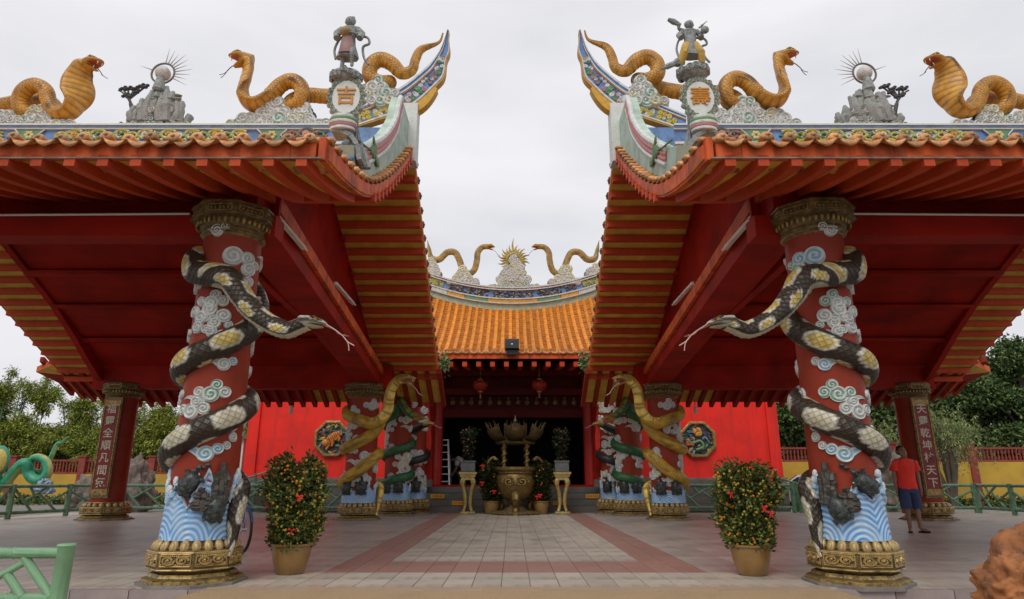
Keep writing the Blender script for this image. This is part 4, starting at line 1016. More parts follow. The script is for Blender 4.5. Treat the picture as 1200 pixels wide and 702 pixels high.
STAND = dict(pelvis=(0, 0, .95), spine=(0, 0, 1.13), chest=(0, 0, 1.34), neck=(0, -.0, 1.49), jaw=(0, .01, 1.56), head=(0, .0, 1.65), crown=(0, 0, 1.72),
             shl=(-.19, 0, 1.42), ell=(-.25, .0, 1.14), wrl=(-.26, -.05, .89), shr=(.19, 0, 1.42), elr=(.25, 0, 1.14), wrr=(.26, -.05, .89),
             hpl=(-.10, 0, .90), knl=(-.11, -.02, .50), anl=(-.12, .02, .08), tol=(-.14, -.13, .03), hpr=(.10, 0, .90), knr=(.11, -.02, .50), anr=(.12, .02, .08), tor=(.14, -.13, .03))
grey_fig = mat('grey_glazed_figure', (.26, .28, .27), .6, var=.3, scale=14, bump=.6, bscale=40, dirt=((.07, .075, .07), .6, 12))
def immortal(s):
    wd = 'left' if s < 0 else 'right'; M_, X = side(s); Y0 = 7.95
    base = X(atY(406, 88, Y0)) if s < 0 else atY(812, 84, Y0)
    top = atY(404 if s < 0 else 817, 22 if s < 0 else 26, Y0); H = top.z-base.z
    t = thing('immortal_statue', base, 'grey glazed figure with ball and red apron above the left roof medallion' if s < 0 else 'grey glazed figure with club and yellow trousers above the right roof medallion', 'statue', 'figures above the roof medallions')
    J = {k: Vector(v) for k, v in STAND.items()}
    if s < 0:
        J.update(ell=Vector((-.30, -.05, 1.2)), wrl=Vector((-.12, -.25, 1.14)), elr=Vector((.30, -.05, 1.2)), wrr=Vector((.10, -.26, 1.12)), knr=Vector((.16, -.22, .55)), anr=Vector((.16, -.12, .2)), tor=Vector((.17, -.24, .14)), anl=Vector((-.16, 0, .1)))
    else:
        J.update(ell=Vector((-.34, -.05, 1.46)), wrl=Vector((-.36, -.1, 1.62)), elr=Vector((.34, -.1, 1.25)), wrr=Vector((.30, -.3, 1.36)), knl=Vector((-.26, -.12, .55)), anl=Vector((-.34, .02, .14)), tol=Vector((-.42, -.1, .08)), knr=Vector((.24, -.15, .55)), anr=Vector((.28, -.05, .1)), tor=Vector((.34, -.18, .05)))
    k = H/1.74; Mx = Matrix.Translation(base)
    human('body', t, J, grey_fig, k, Mx, 1.22, 1, False)
    P = lambda x, y, z: base+Vector((x, y, z))*k
    c = MB(); c.loft([[P(math.cos(2*math.pi*j/16)*rx, math.sin(2*math.pi*j/16)*ry*.8-.02, z)+Vector((0, 0, .02*math.sin(j*2.4)*k)) for j in range(16)] for z, rx, ry in ((.50, .30, .24), (.62, .27, .22), (.78, .22, .19), (.98, .16, .15), (1.15, .18, .15), (1.40, .20, .15))])
    c.build('robe', grey_fig, t)
    a = MB()
    for sx in (-1, 1):
        a.tube([P(sx*.2, 0, 1.42), P(sx*.33, -.02, 1.25), P(sx*.30, -.1, 1.05 if s < 0 else 1.1)], [.08*k, .10*k, .09*k], 8)
    a.build('sleeve', grey_fig, t, kind='stuff')
    h = MB(); h.sphere(P(0, -.02, 1.63), (.135*k, .13*k, .145*k), 14, 10); h.sphere(P(0, -.155, 1.61), (.02*k, .03*k, .025*k), 7, 5)
    for sx in (-1, 1): h.sphere(P(sx*.13, -.01, 1.62), (.02*k, .03*k, .04*k), 7, 5)
    h.build('face', grey_fig, t)
    h = MB()
    h.sphere(P(.05, .05, 1.80), (.06*k, .06*k, .05*k), 8, 6)
    h.sphere(P(0, .04, 1.70), (.14*k, .13*k, .10*k), 10, 6); h.sphere(P(0, -.10, 1.62), .02*k, 6, 5); h.build('hair', grey_fig, t)
    r_ = MB(); r_.tube(crom([P(-.35, .1, .55), P(-.40, .12, .9), P(-.22, .16, 1.3), P(.22, .16, 1.3), P(.46, .1, 1.22), P(.52, .08, 1.02), P(.36, .1, .92), P(.42, .06, .55), P(.55, .05, .35)], 5), .035*k, 6); r_.build('scarf', grey_fig, t)
    if s < 0:
        b = MB(); b.sphere(P(-.04, -.24, 1.16), (.17*k, .13*k, .13*k), 16, 10, col=(.30, .21, .08)); b.build('ball', paint_v, t)
        b = MB(); b.loft([[P(x*w_, -.2-.06*(1-x*x), z) for x in (-1, -.5, 0, .5, 1)]+[P(x*w_, -.12, z) for x in (1, 0, -1)] for z, w_ in ((.55, .20), (.8, .17), (1.08, .12))], 0, (.30, .17, .16)); b.build('apron', paint_v, t)
    else:
        b = MB()
        for sx, kn, an in ((-1, J['knl'], J['anl']), (1, J['knr'], J['anr'])): b.tube([P(sx*.12, 0, .9), P(*kn), P(an.x, an.y, an.z+.12)], [.15*k, .13*k, .09*k], 9, col=(.55, .33, .05))
        b.build('trousers', paint_v, t)
        b = MB(); b.tube([P(-.28, -.1, 1.55), P(-.50, -.1, 1.68), P(-.66, -.1, 1.76)], [.05*k, .09*k, .05*k], 8); b.build('club', grey_fig, t)
        b = MB(); b.sphere(P(.36, -.32, 1.22), (.13*k, .09*k, .13*k), 10, 7); b.tube([P(.2, -.3, 1.3), P(.45, -.33, 1.52)], [.03*k, .01*k], 6); b.build('gourd', grey_fig, t)
        b = MB(); b.tube(crom([P(-.25, .05, .42), P(-.6, .05, .28), P(-.95, .0, .08)], 5), [.14*k]*4+[.09*k]*4+[.04*k]*3, 8); b.build('cloud_trail', grey_fig, t)
    # cloud foot and stem
    cb = MB(); c0 = base+Vector((0, 0, .0)); cb.lathe([(.05, -.14), (.13, -.12), (.2, -.07), (.22, -.02), (.19, .03), (.1, .07), (.03, .07)], 22, c0, sy=.75)
    cb.build('cloud_foot', grey_fig, t)
    rg = random.Random(5+s); cb = MB()
    for i in range(16):
        a0 = 2*math.pi*i/16; fn = (lambda x, y, hh, a0=a0: c0+Vector((math.cos(a0+x/.2)*(.205+hh), math.sin(a0+x/.2)*(.15+hh), -.02+y))); lobe(cb, 0, rg.uniform(-.05, .03), rg.uniform(.045, .07), fn, (.16, .18, .17), rg.choice((-1, 1)), .03, nr=5, na=14, rimc=(.3, .32, .3))
    cb.build('cloud_scroll', paint_v, t)
    # medallion below, a carved post with a glazed character
    mc = atY(407, 117, Y0) if s < 0 else atY(819, 118, Y0)
    m = thing('roof_medallion', Vector((mc.x, Y0, mc.z-.6)), f'white oval medallion bearing the golden character {"吉" if s < 0 else "壽"} at the {wd} roof corner', 'medallion', 'medallions at the roof corners')
    b = MB(); b.lathe([(.0, -.075), (.19, -.075), (.2, -.05), (.2, .05), (.0, .06)], 36, (0, 0, 0), sy=1.33)
    b.v = [(mc.x+x, mc.y+z, mc.z+y) for x, y, z in b.v]; b.build('medallion_face', white_pl, m)
    fr = MB()
    for i in range(34):
        a0 = 2*math.pi*i/34; rr = .215+.02*(i % 2); p = Vector((mc.x+math.cos(a0)*rr, Y0-.03, mc.z+math.sin(a0)*rr*1.30))
        lobe(fr, p.x, p.z, .048 if i % 2 else .038, lambda x, y, hh: Vector((x, Y0-.05-hh, y)), (.2, .26, .2), (-1) ** i, .035, nr=5, na=12, rimc=(.42, .46, .40))
    fr.build('leaf_wreath', paint_v, m)
    text_mesh('吉' if s < 0 else '壽', .29, mat('golden_character', (.50, .20, .012), .5), (mc.x, Y0-.075, mc.z+.0), (R(90), 0, 0), m, ext=.015)
    b = MB(); b.box((mc.x, Y0+.10, mc.z-.05), (.26, .16, .75)); b.box((mc.x, Y0+.02, mc.z+.34), (.16, .16, .18)); b.build('medallion_post', grey_fig, m)
    for dz, rr, cc in ((-.30, .165, (.60, .62, .58)), (-.345, .18, (.14, .28, .10)), (-.39, .185, (.60, .60, .58)), (-.435, .18, (.42, .16, .17)), (-.475, .17, (.58, .6, .58))):
        b = MB(); b.lathe([(rr*.6, -.025), (rr, -.02), (rr*1.04, 0), (rr, .02), (rr*.6, .025)], 24, (mc.x-.03*(-s if s > 0 else 1), Y0-.02, mc.z+dz), col=cc, sy=.7); b.build('moulded_band', paint_v, m)
    b = MB(); pts = []
    sg = 1 if s < 0 else -1
    arch = [(-.16*sg, -.50), (-.05*sg, -.50), (.10*sg, -.58), (.20*sg, -.72), (.24*sg, -.95)]
    for i in range(len(arch)-1): b.beam((mc.x+arch[i][0], Y0+.04, mc.z+arch[i][1]), (mc.x+arch[i+1][0], Y0+.04, mc.z+arch[i+1][1]), .26, .06)
    b.build('arched_niche', grey_fig, m)
    rg = random.Random(8)
    for i in range(14):
        b = MB(); q = Vector((mc.x+sg*rg.uniform(-.08, .16), Y0-.04+rg.uniform(-.04, .1), mc.z-rg.uniform(.62, 1.0))); cc = rg.choice(((.12, .3, .55), (.5, .52, .5), (.5, .52, .5), (.2, .15, .1), (.2, .22, .2)))
        b.sphere(q, (rg.uniform(.03, .06), .04, rg.uniform(.04, .08)), 8, 6, col=cc); b.build('niche_figure', paint_v, m)
    b = MB(); 
    for i in range(5): b.tube([Vector((mc.x+sg*(.14+.045*i), Y0+.12, mc.z-.98+.0*i)), Vector((mc.x+sg*(.13+.035*i), Y0+.12, mc.z-.5-.07*i)), Vector((mc.x+sg*(.12+.01*i), Y0+.12, mc.z-.22-.1*i))], [.04, .035, .015], 6)
    b.build('rock_flank', grey_fig, m)
for s in (-1, 1): immortal(s)

cob = cobra_col()
for s in (-1, 1):
    wd = 'left' if s < 0 else 'right'; m = (lambda u: u) if s < 0 else (lambda u: 1204-u)
    dv = 0 if s < 0 else -3
    P = lambda L_: [atY(m(u), v+dv, y) for u, v, y in L_]
    A_ = [(-70, 140, 12.3), (-20, 128, 12.3), (10, 122, 12.3), (35, 117, 12.3), (58, 120, 12.25), (64, 130, 12.2), (46, 136, 12.1), (29, 131, 12.0), (23, 120, 11.95), (28, 107, 11.9), (41, 100, 11.9), (53, 106, 11.9), (57, 119, 11.9), (65, 131, 11.9), (78, 133, 11.9), (87, 123, 11.9), (91, 108, 11.9), (92, 93, 11.9), (97, 81, 11.88), (105, 75, 11.86)]
    pa = P(A_)
    hA = lambda p, pa=pa, s=s: (Vector((-s*.68, -.72, -.1))*min(1, (p.z-pa[15].z)/.3) if (p.z > pa[15].z+.01 and abs(p.x-pa[16].x) < .4) else None)
    cobra(f'golden cobra with spread hood at the outer {wd} end of the roof ridge', 'golden cobras on the pavilion ridges', pa, .155, (-s, -.28, .02), hood=1.15, planar=s, col=cob, base=atY(m(60), 140, 12), belly0=hA, tail=.2, hr=.95, hoodpos=(.86, .955), n=30)
    B_ = [(519, 39, 12), (514, 50, 12), (494, 58, 12), (487, 70, 12), (483, 82, 12), (471, 86, 12), (459, 75, 12), (446, 70, 12), (435, 77, 12), (434, 90, 12), (446, 97, 12.05), (456, 97, 12.15), (440, 104, 12.3), (415, 110, 12.35), (385, 113, 12.3), (362, 112, 12.25), (344, 118, 12.15), (340, 125, 12.05), (349, 123, 11.95), (354, 112, 11.9), (352, 101, 11.9), (342, 95, 11.9), (329, 100, 11.9), (317, 113, 11.9), (302, 123, 11.9), (289, 120, 11.9), (285, 106, 11.9), (288, 92, 11.9), (291, 79, 11.9), (287, 69, 11.9)]
    pb = P(B_); hB = lambda p, pb=pb, s=s: (Vector((s*.75, -.65, -.05))*min(1, (p.z-pb[25].z-.1)/.4) if (p.z > pb[25].z+.11 and abs(p.x-pb[27].x) < .3) else None)
    cobra(f'long golden cobra beside the {wd} roof medallion, tail winding up the ridge tip', 'golden cobras on the pavilion ridges', pb, .162, (s, -.15, .12), hood=1.1, belly0=hB, hoodpos=(.87, .96), planar=-s, open_=48, col=cob, base=atY(m(320), 135, 12), tail=.22, hr=.9, n=26)
    ridge = [o for o in PAV[s].children if o.name.startswith('ridge')][0]
    for i, (u0, u1, v, h, y) in enumerate(((-20, 88, 143, .42, 12), (275, 385, 140, .58, 12), (427, 468, 124, .72, 12))):
        a_ = atY(m(u0), v, y); b_ = atY(m(u1), v, y); zb = 7.99 if i < 2 else atY(430, 124, 12).z
        cloudbank(ridge, min(a_.x, b_.x), max(a_.x, b_.x), 12, zb, h, 20+i, dens=1.1)
    # rocky grotto with the pearl
    gc = atY(m(186), 142, 12); g = thing('grotto_ornament', (gc.x, 12, 7.99), f'grey rockwork ornament with a white pearl in a ring on the {wd} roof ridge', 'ornament', 'pearl ornaments on the pavilion ridges')
    cloudbank(g, gc.x-.68, gc.x+.66, 12, 7.98, .30, 31, dens=1.3)
    rg = random.Random(12+s)
    for i in range(60):
        x = max(-.62, min(.62, rg.gauss(0, .30))); z1 = 8.12+max(.16, .98-abs(x)*1.1)*rg.uniform(.45, 1); b = MB(); y = 12+rg.uniform(-.12, .12)
        x = gc.x+x; b.tube(crom([(x+rg.uniform(-.05, .05), y, 8.1), (x+rg.uniform(-.03, .03), y-.02, lerp(8.1, z1, .5)), (x+rg.uniform(-.06, .06), y, z1)], 3), [rg.uniform(.06, .11)*q for q in (1, 1.1, .95, 1.1, .9, .8, .5)], 7); b.build('rock_spire', grey_lt, g)
    for i in range(22):
        b = MB(); x = gc.x+max(-.4, min(.4, rg.gauss(0, .22))); b.sphere((x, 11.86, 8.2+rg.uniform(0, .5)), (rg.uniform(.06, .12), .05, rg.uniform(.015, .03)), 10, 6); b.build('rock_ledge', grey_lt, g)
    pz = Zv(86, 12); px = atY(m(191), 86, 12).x
    cloudbank(g, gc.x-.3, gc.x+.3, 12.02, 8.3, .3, 33, dens=.9, dep=.2)
    b = MB(); b.sphere((px, 12, pz), .155, 20, 12, col=(.55, .54, .52)); b.build('pearl', paint_v, g)
    b = MB(); b.tube([(px+math.cos(q*math.pi/12)*.24, 12, pz+math.sin(q*math.pi/12)*.24) for q in range(24)], .022, 7, closed=True, col=(.16, .13, .12)); b.build('pearl_ring', paint_v, g)
    for q in range(11):
        a0 = R(-28+q*12.5) if s < 0 else R(208-q*12.5)
        if q == 10: a0 = R(160 if s < 0 else 20)
        ln = (.42, .33, .38)[q % 3]; b = MB(); c_, s_ = math.cos(a0), math.sin(a0)
        b.tube([(px+c_*.255, 12, pz+s_*.255), (px+c_*(.2+ln), 12, pz+s_*(.2+ln))], [.014, .002], 5, col=(.42, .43, .44)); b.build('ray', paint_v, g)
    b = MB(); b.lathe([(.02, .32), (.07, .3), (.1, .15), (.13, 0), (.1, -.05)], 10, (px, 11.95, pz-.43)); b.sphere((px, 11.93, pz-.12), (.07, .06, .07), 8, 6); b.build('seated_figure', grey_fig, g)
    tr = MB(); q0 = atY(m(156), 138, 12)
    tr.tube(crom([q0, atY(m(154), 125, 12), atY(m(151), 116, 12), atY(m(143), 108, 12), atY(m(139), 106, 12)], 4), [.04]*6+[.03]*5+[.018]*6, 6)
    for (u, v) in ((152, 113), (150, 104), (158, 104), (165, 101), (170, 102), (144, 104), (147, 112), (160, 108)):
        a1 = atY(m(u), v, 12); tr.tube([atY(m(151), 116, 12), a1], [.03, .018], 5); tr.sphere(a1, (.065, .05, .035), 7, 5); tr.sphere(a1+Vector((.05, 0, .04)), (.045, .04, .03), 6, 4); tr.sphere(a1+Vector((-.05, 0, -.02)), (.04, .04, .03), 6, 4)
    tr.build('pine_branch', mat('dark_metal_branch', (.05, .05, .055), .6), g)

# ================================================================== MAIN HALL
hall = thing('temple_hall', (0, 23, 0), 'main temple hall at the back with orange tiled roof and dark open front', 'temple')
dark_red = mat('shade_darkened_red', (.10, .008, .007), .6, spec=.2)  # red taken down to put the shade under the hall roof into the colour
dark_i = mat('interior_shade', (.022, .012, .010), .7, var=.3)  # near-black walls: the unlit depth of the hall painted as colour
EZ, EY, RY = 5.02, 20.9, 25.0
def rz(X): return .054*X*X
def hz(X, t):   # t 0 eave .. 1 ridge; concave
    top = Zv(364, RY)+rz(X); return EZ+(top-EZ)*(.72*t+.28*t*t)
HX = 4.6
pan_m = mat('orange_pan_tile', (.50, .17, .015), .45, var=.25, scale=6, bump=.2, dirt=((.18, .06, .015), .7, 4))
rows = 24
sh = MB(); vs = []; nxx = 60
for i in range(rows+1):
    for half in (0, 1):
        t_ = (i+.0)/rows
        for j in range(nxx+1):
            X_ = -HX+2*HX*j/nxx+MX0; zz = hz(X_, t_)
            vs.append((X_, EY+(RY-EY)*t_-(.0 if half == 0 else .004), zz+(.0 if half == 0 else .035)))
fs = [(r_*(nxx+1)+j, r_*(nxx+1)+j+1, (r_+1)*(nxx+1)+j+1, (r_+1)*(nxx+1)+j) for r_ in range(2*(rows+1)-1) for j in range(nxx)]
sh.add(vs, fs); sh.build('pan_tiles', pan_m, hall, False, kind='stuff')
n = int(2*HX/.262)
for j in range(n+1):
    X_ = MX0-HX+.05+j*.262; b = MB(); P = []
    for i in range(rows):
        for q, rr in ((0, .078), (.92, .070)):
            t_ = (i+q)/rows; P.append(((X_, EY+(RY-EY)*t_, hz(X_, t_)+.03), rr))
    b.tube([p for p, _ in P], [r_ for _, r_ in P], 7); o = b.build('tile_row', orange_tile, hall)
    e = MB(); e.lathe([(.0, -.02), (.085, -.02), (.09, 0), (.07, .03), (0, .03)], 12, (0, 0, 0)); e.v = [(X_+x, EY-.03+z, EZ+.045+y) for x, y, z in e.v]; e.build('tile_end', tile_m, hall)
dm = drip_tile(.25).mesh('drip_tile', tile_m)
for j in range(n): inst('drip_tile', dm, (MX0-HX+.05+(j+.5)*.262, EY-.02, EZ+.02), None, hall)
b = MB(); b.box((MX0, EY+.03, EZ-.11), (2*HX, .08, .18)); b.build('fascia_board', red_wood, hall)
b = MB(); b.box((0, 0, 0), (.15, 2.6, .15)); m = b.mesh('rafter', red_rafter, False)
for j in range(20): inst('rafter', m, (MX0-4.27+j*.45, EY+1.25, EZ-.25), (R(6), 0, 0), hall)
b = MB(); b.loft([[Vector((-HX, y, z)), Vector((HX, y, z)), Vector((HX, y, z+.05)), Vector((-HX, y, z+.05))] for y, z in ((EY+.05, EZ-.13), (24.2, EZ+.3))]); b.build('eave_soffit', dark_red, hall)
# ridge bands (curved)
def ridge_band(d0, d1, y, col, name='ridge_band', parent=None, thick=.3, x0=-HX, x1=HX):
    mb = MB(); xs_ = [x0+(x1-x0)*i/40 for i in range(41)]
    zt = Zv(338, RY); S_ = .0343
    mb.strip([(x+MX0, zt-d0*S_+rz(x)) for x in xs_], [(x+MX0, zt-d1*S_+rz(x)) for x in xs_], y, y+thick, 0, col); return mb.build(name, paint_v, parent or hall)
core = ridge_band(2, 27, 24.95, (.34, .46, .38), 'ridge')
ridge_band(0, 1.6, 24.78, (.55, .56, .56), 'ridge_rim', core, .5); ridge_band(1.6, 2.8, 24.82, (.30, .14, .14), 'ridge_rim', core, .42); ridge_band(2.8, 4.0, 24.8, (.55, .56, .56), 'ridge_rim', core, .42)
ridge_band(4, 13, 24.9, (.12, .24, .46), 'blue_band', core, .3); ridge_band(13, 14.4, 24.84, (.55, .56, .54), 'ridge_rim', core, .3)
for (x0, x1, cc) in ((-1.0, 1.0, (.60, .30, .02)), (-2.6, -1.9, (.60, .3, .02)), (1.9, 2.6, (.6, .3, .02)), (-1.9, -1.0, (.13, .26, .12)), (1.0, 1.9, (.13, .26, .12)), (-4, -2.6, (.5, .52, .5)), (2.6, 4, (.5, .52, .5))): ridge_band(14.4, 18.5, 24.87, cc, 'colour_panel', core, .2, x0, x1-.02)
ridge_band(18.5, 19.8, 24.84, (.5, .52, .5), 'ridge_rim', core, .3)
rg = random.Random(77); zt = Zv(338, RY)
for (xa, xb, cc) in ((-2.55, -.95, 0), (-.78, .78, 0), (.95, 2.55, 0), (-3.6, -2.75, 1), (2.75, 3.6, 1)):
    mb = MB()
    for q in range(70):
        x = rg.uniform(xa, xb); z_ = zt-rg.uniform(.17, .40)+rz(x)
        if cc == 0: mb.sphere((x+MX0, 24.88, z_), (rg.uniform(.03, .08), .05, rg.uniform(.02, .05)), 6, 4, col=rg.choice(((.06, .05, .05), (.06, .05, .05), (.14, .1, .08), (.3, .3, .26))))
        else: lobe(mb, x+MX0, z_, .05, lambda a_, b_, h: Vector((a_, 24.88-h, b_)), rg.choice(((.4, .4, .05), (.12, .2, .06), (.5, .5, .45))), 1, .03, 1.5, 4, 9, rimc=(.4, .42, .1))
    mb.build('figure_relief' if cc == 0 else 'scroll_relief', paint_v, core, kind='stuff')
for s in (-1, 1):
    wd = 'left' if s < 0 else 'right'; m = (lambda u: u) if s < 0 else (lambda u: 1203-u)
    L_ = [(497, 296), (499, 288), (501, 283)] 
    pts = [(501, 282), (503, 293), (506, 303), (515, 304), (524, 296), (533, 296), (538, 304), (542, 315), (549, 321), (556, 316), (559, 305), (560, 296), (565, 290), (572, 289)]
    pts = [(u, v) if s < 0 else (1203-u, v) for u, v in pts]
    cobra(f'slender olive gold snake on the {wd} half of the main hall ridge', 'snakes on the main hall ridge', [atY(u, v, 25) for u, v in pts], .135, (-s, -.1, -.08), hood=.12, open_=30, col=cobra_col((.40, .24, .06), (.13, .10, .05), (.5, .36, .1), (.25, .16, .04)), base=atY(m(545), 327, 25), tail=.2, hr=.9, n=18, tl=1.5, step=.05, msk=snake_f)
    for u0, u1, h in ((527, 557, .62), (500, 513, .75)):
        a_ = atY(m(u0), 330, 25); b_ = atY(m(u1), 330, 25); xm = (a_.x+b_.x)/2-MX0
        cloudbank(core, min(a_.x, b_.x), max(a_.x, b_.x), 25, zt+rz(xm)-.02, h, 51, tints='wwwyy', dep=.2)
fp = thing('flaming_pearl_ornament', (atY(602, 338, 25).x, 25, zt), 'white pearl in gilt flames on piled clouds amid the hall ridge', 'ornament')
xc = atY(602, 338, 25).x
cloudbank(fp, xc-.92, xc+.92, 25, zt-.02, .45, 61, tints='wwyyg', dep=.2); cloudbank(fp, xc-.55, xc+.55, 25.02, zt+.3, .75, 62, tints='wwwyg', dep=.24); cloudbank(fp, xc-.3, xc+.3, 25, zt+.8, .5, 63, tints='wwy', dep=.2)
pz = Zv(305, 25); b = MB(); b.sphere((xc, 25, pz), .17, 18, 10, col=(.55, .52, .48)); b.build('pearl', paint_v, fp)
gilt = mat('gilt_paint', (.42, .32, .10), .5, .3, var=.3, dirt=((.12, .1, .05), .5, 8))
b = MB(); b.tube([(xc+math.cos(q*math.pi/14)*.28, 25, pz+math.sin(q*math.pi/14)*.28) for q in range(28)], .075, 8, closed=True); b.build('flame_ring', gilt, fp)
for q in range(17):
    a0 = R(-28+q*236/16); ln = (.62 if q == 8 else (.34 if q % 2 else .24)); c_, s_ = math.cos(a0), math.sin(a0); b = MB()
    b.tube(crom([(xc+c_*.33, 24.98, pz+s_*.33), (xc+c_*(.33+ln*.5)-s_*.05, 24.98, pz+s_*(.33+ln*.5)+c_*.05), (xc+c_*(.33+ln), 24.98, pz+s_*(.33+ln))], 4), [.06, .06, .055, .05, .04, .03, .02, .012, .004], 6); b.build('flame', gilt, fp)
# floodlight on the eave
fl_ = thing('floodlight', (atY(600, 414, 20.8).x, 20.85, 5.08), 'black floodlight on the lower edge of the orange hall roof', 'floodlight')
q = atY(600, 406, 20.8); b = MB(); b.box(q+Vector((0, 0, .06)), (.46, .18, .34), Matrix.Rotation(R(-12), 3, 'X'), 0); b.box(q+Vector((0, -.10, .05)), (.40, .02, .27), Matrix.Rotation(R(-12), 3, 'X'), 1); b.build('lamp_housing', [black_m, mat('dark_glass', (.03, .03, .035), .08, bump=0)], fl_, False)
b = MB(); b.sphere(q+Vector((0, -.12, .05)), .03, 8, 6); b.build('bulb', white_p, fl_)
b = MB(); b.box(q+Vector((0, 0, -.2)), (.34, .12, .16)); b.build('ballast_box', black_m, fl_, False)
# body of the hall: platform, steps, pillars, lintels, dark inside, wings
step_m = mat('grey_step_stone', (.13, .12, .105), .6, var=.15, scale=4, bump=.2, rv=.08)
steps = MB(); 
for i in range(4):
    b = MB(); b.box((MX0, 22.42+.32*i+.6, .1+.2*i), (6.4, 1.25, .196)); b.build('step', step_m, hall, False)
    for j in range(-8, 9):
        if abs(j*.38) < 3.1: b = MB(); b.box((MX0+j*.38, 22.42+.32*i-.027, .1+.2*i), (.365, .012, .17)); b.build('riser_tile', step_m, hall, False)
pl = MB(); pl.box((MX0, 27.6, .40), (18.6, 8.0, .796)); pl.build('platform', stone_base, hall, False)
b = MB(); b.box((MX0, 23.75, .83), (6.4, .3, .07)); b.build('threshold', red_ceil, hall, False)
for (u, v) in ((513, 578), (538, 583.5), (656, 584), (694, 578)):
    k = 0 if v > 580 else 2; sgn = thing('step_sign', atY(u, v, 22.3), f'small yellow notice strip on the hall steps, {"left" if u < 600 else "right"} side, {"lower" if v > 580 else "upper"} one', 'sign', 'yellow strips on the steps')
    zi = .29 if v > 580 else .50; yi = 22.72 if v > 580 else 23.04; c_ = atY(u, v, yi); b = MB(); b.box((c_.x, yi-.05, zi+.0), (.46, .02, .13)); b.build('sign_plate', mat('orange_yellow_sign', (.62, .30, .02), .5), sgn, False)
    b = MB()
    for j in range(6): b.box((c_.x-.16+.065*j, yi-.062, zi), (.03, .004, .06))
    b.build('sign_lettering', mat('sign_red', (.4, .06, .02)), sgn, False, kind='stuff')
for x in (-2.72, 2.80):
    b = MB(); b.lathe([(.24, .8), (.24, 5.2)], 24, (x, 23.9, 0)); b.build('pillar', mat('bright_red_pillar', (.50, .03, .02), .35, var=.1), hall)
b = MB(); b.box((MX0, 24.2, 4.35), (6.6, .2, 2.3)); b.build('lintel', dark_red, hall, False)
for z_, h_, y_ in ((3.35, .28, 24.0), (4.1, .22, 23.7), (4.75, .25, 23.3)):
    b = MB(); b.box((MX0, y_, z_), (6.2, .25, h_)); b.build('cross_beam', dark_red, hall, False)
rg = random.Random(6)
for i in range(14):
    b = MB(); b.sphere((MX0-2.2+i*.34, 23.95, 3.75), (.10, .06, .12), 8, 6); b.sphere((MX0-2.2+i*.34, 23.9, 3.9), (.06, .06, .06), 7, 5); b.build('carved_bracket', gold_dark, hall)
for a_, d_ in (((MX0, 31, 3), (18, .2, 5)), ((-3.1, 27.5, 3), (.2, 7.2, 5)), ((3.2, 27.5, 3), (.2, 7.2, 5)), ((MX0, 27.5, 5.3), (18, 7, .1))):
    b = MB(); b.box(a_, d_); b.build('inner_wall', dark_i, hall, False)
for s in (-1, 1):
    M, X = side(s)
    b = MB(M); b.box((-6.1, 23.35, 3.6), (6.0, .3, 5.0)); b.build('front_wall', red_wall, hall, False)
    b = MB(M); b.box((-9.14, 26.2, 3.6), (.2, 6.0, 5.0)); b.build('side_wall', red_wall, hall, False)
    b = MB(M); b.box((-9.0, 23.3, 3.6), (.34, .36, 5.0)); b.build('corner_pilaster', red_wall, hall, False)
    b = MB(M); b.box((-6.1, 23.3, .55), (6.4, .5, 1.10)); b.build('wall_base', stone_base, hall, False)
    for i in range(16):
        for j in range(4):
            b = MB(M); b.box((-9.1+i*.4+.2*(j % 2), 23.04, .14+.26*j), (.385, .02, .245)); b.build('base_stone', step_m, hall, False)
    b = MB(M); b.box((-2.98, 23.7, 3.0), (.4, .5, 4.4)); b.build('door_jamb', red_ceil, hall, False)
# curtains beside the opening
for s in (-1, 1):
    M, X = side(s); cu = thing('red_curtain', X((-2.86, 22.6, 3.2)), f'bright red cloth swag beside the {"left" if s < 0 else "right"} edge of the hall opening', 'curtain', 'red cloth swags at the hall opening')
    b = MB(M); K = [(-3.0, 3.75, .12), (-2.98, 3.0, .15), (-2.95, 2.3, .17), (-3.0, 1.9, .16), (-3.2, 1.55, .10)]
    K = crom([Vector(k_) for k_ in K], 5); b.loft([[Vector((k_.x+math.cos(2*math.pi*j/14)*k_.z*(1+.25*math.cos(j*2.2)), 22.6+math.sin(2*math.pi*j/14)*.07, k_.y)) for j in range(14)] for k_ in K]); b.build('cloth', mat('bright_red_cloth', (.75, .03, .02), .6, var=.1), cu)
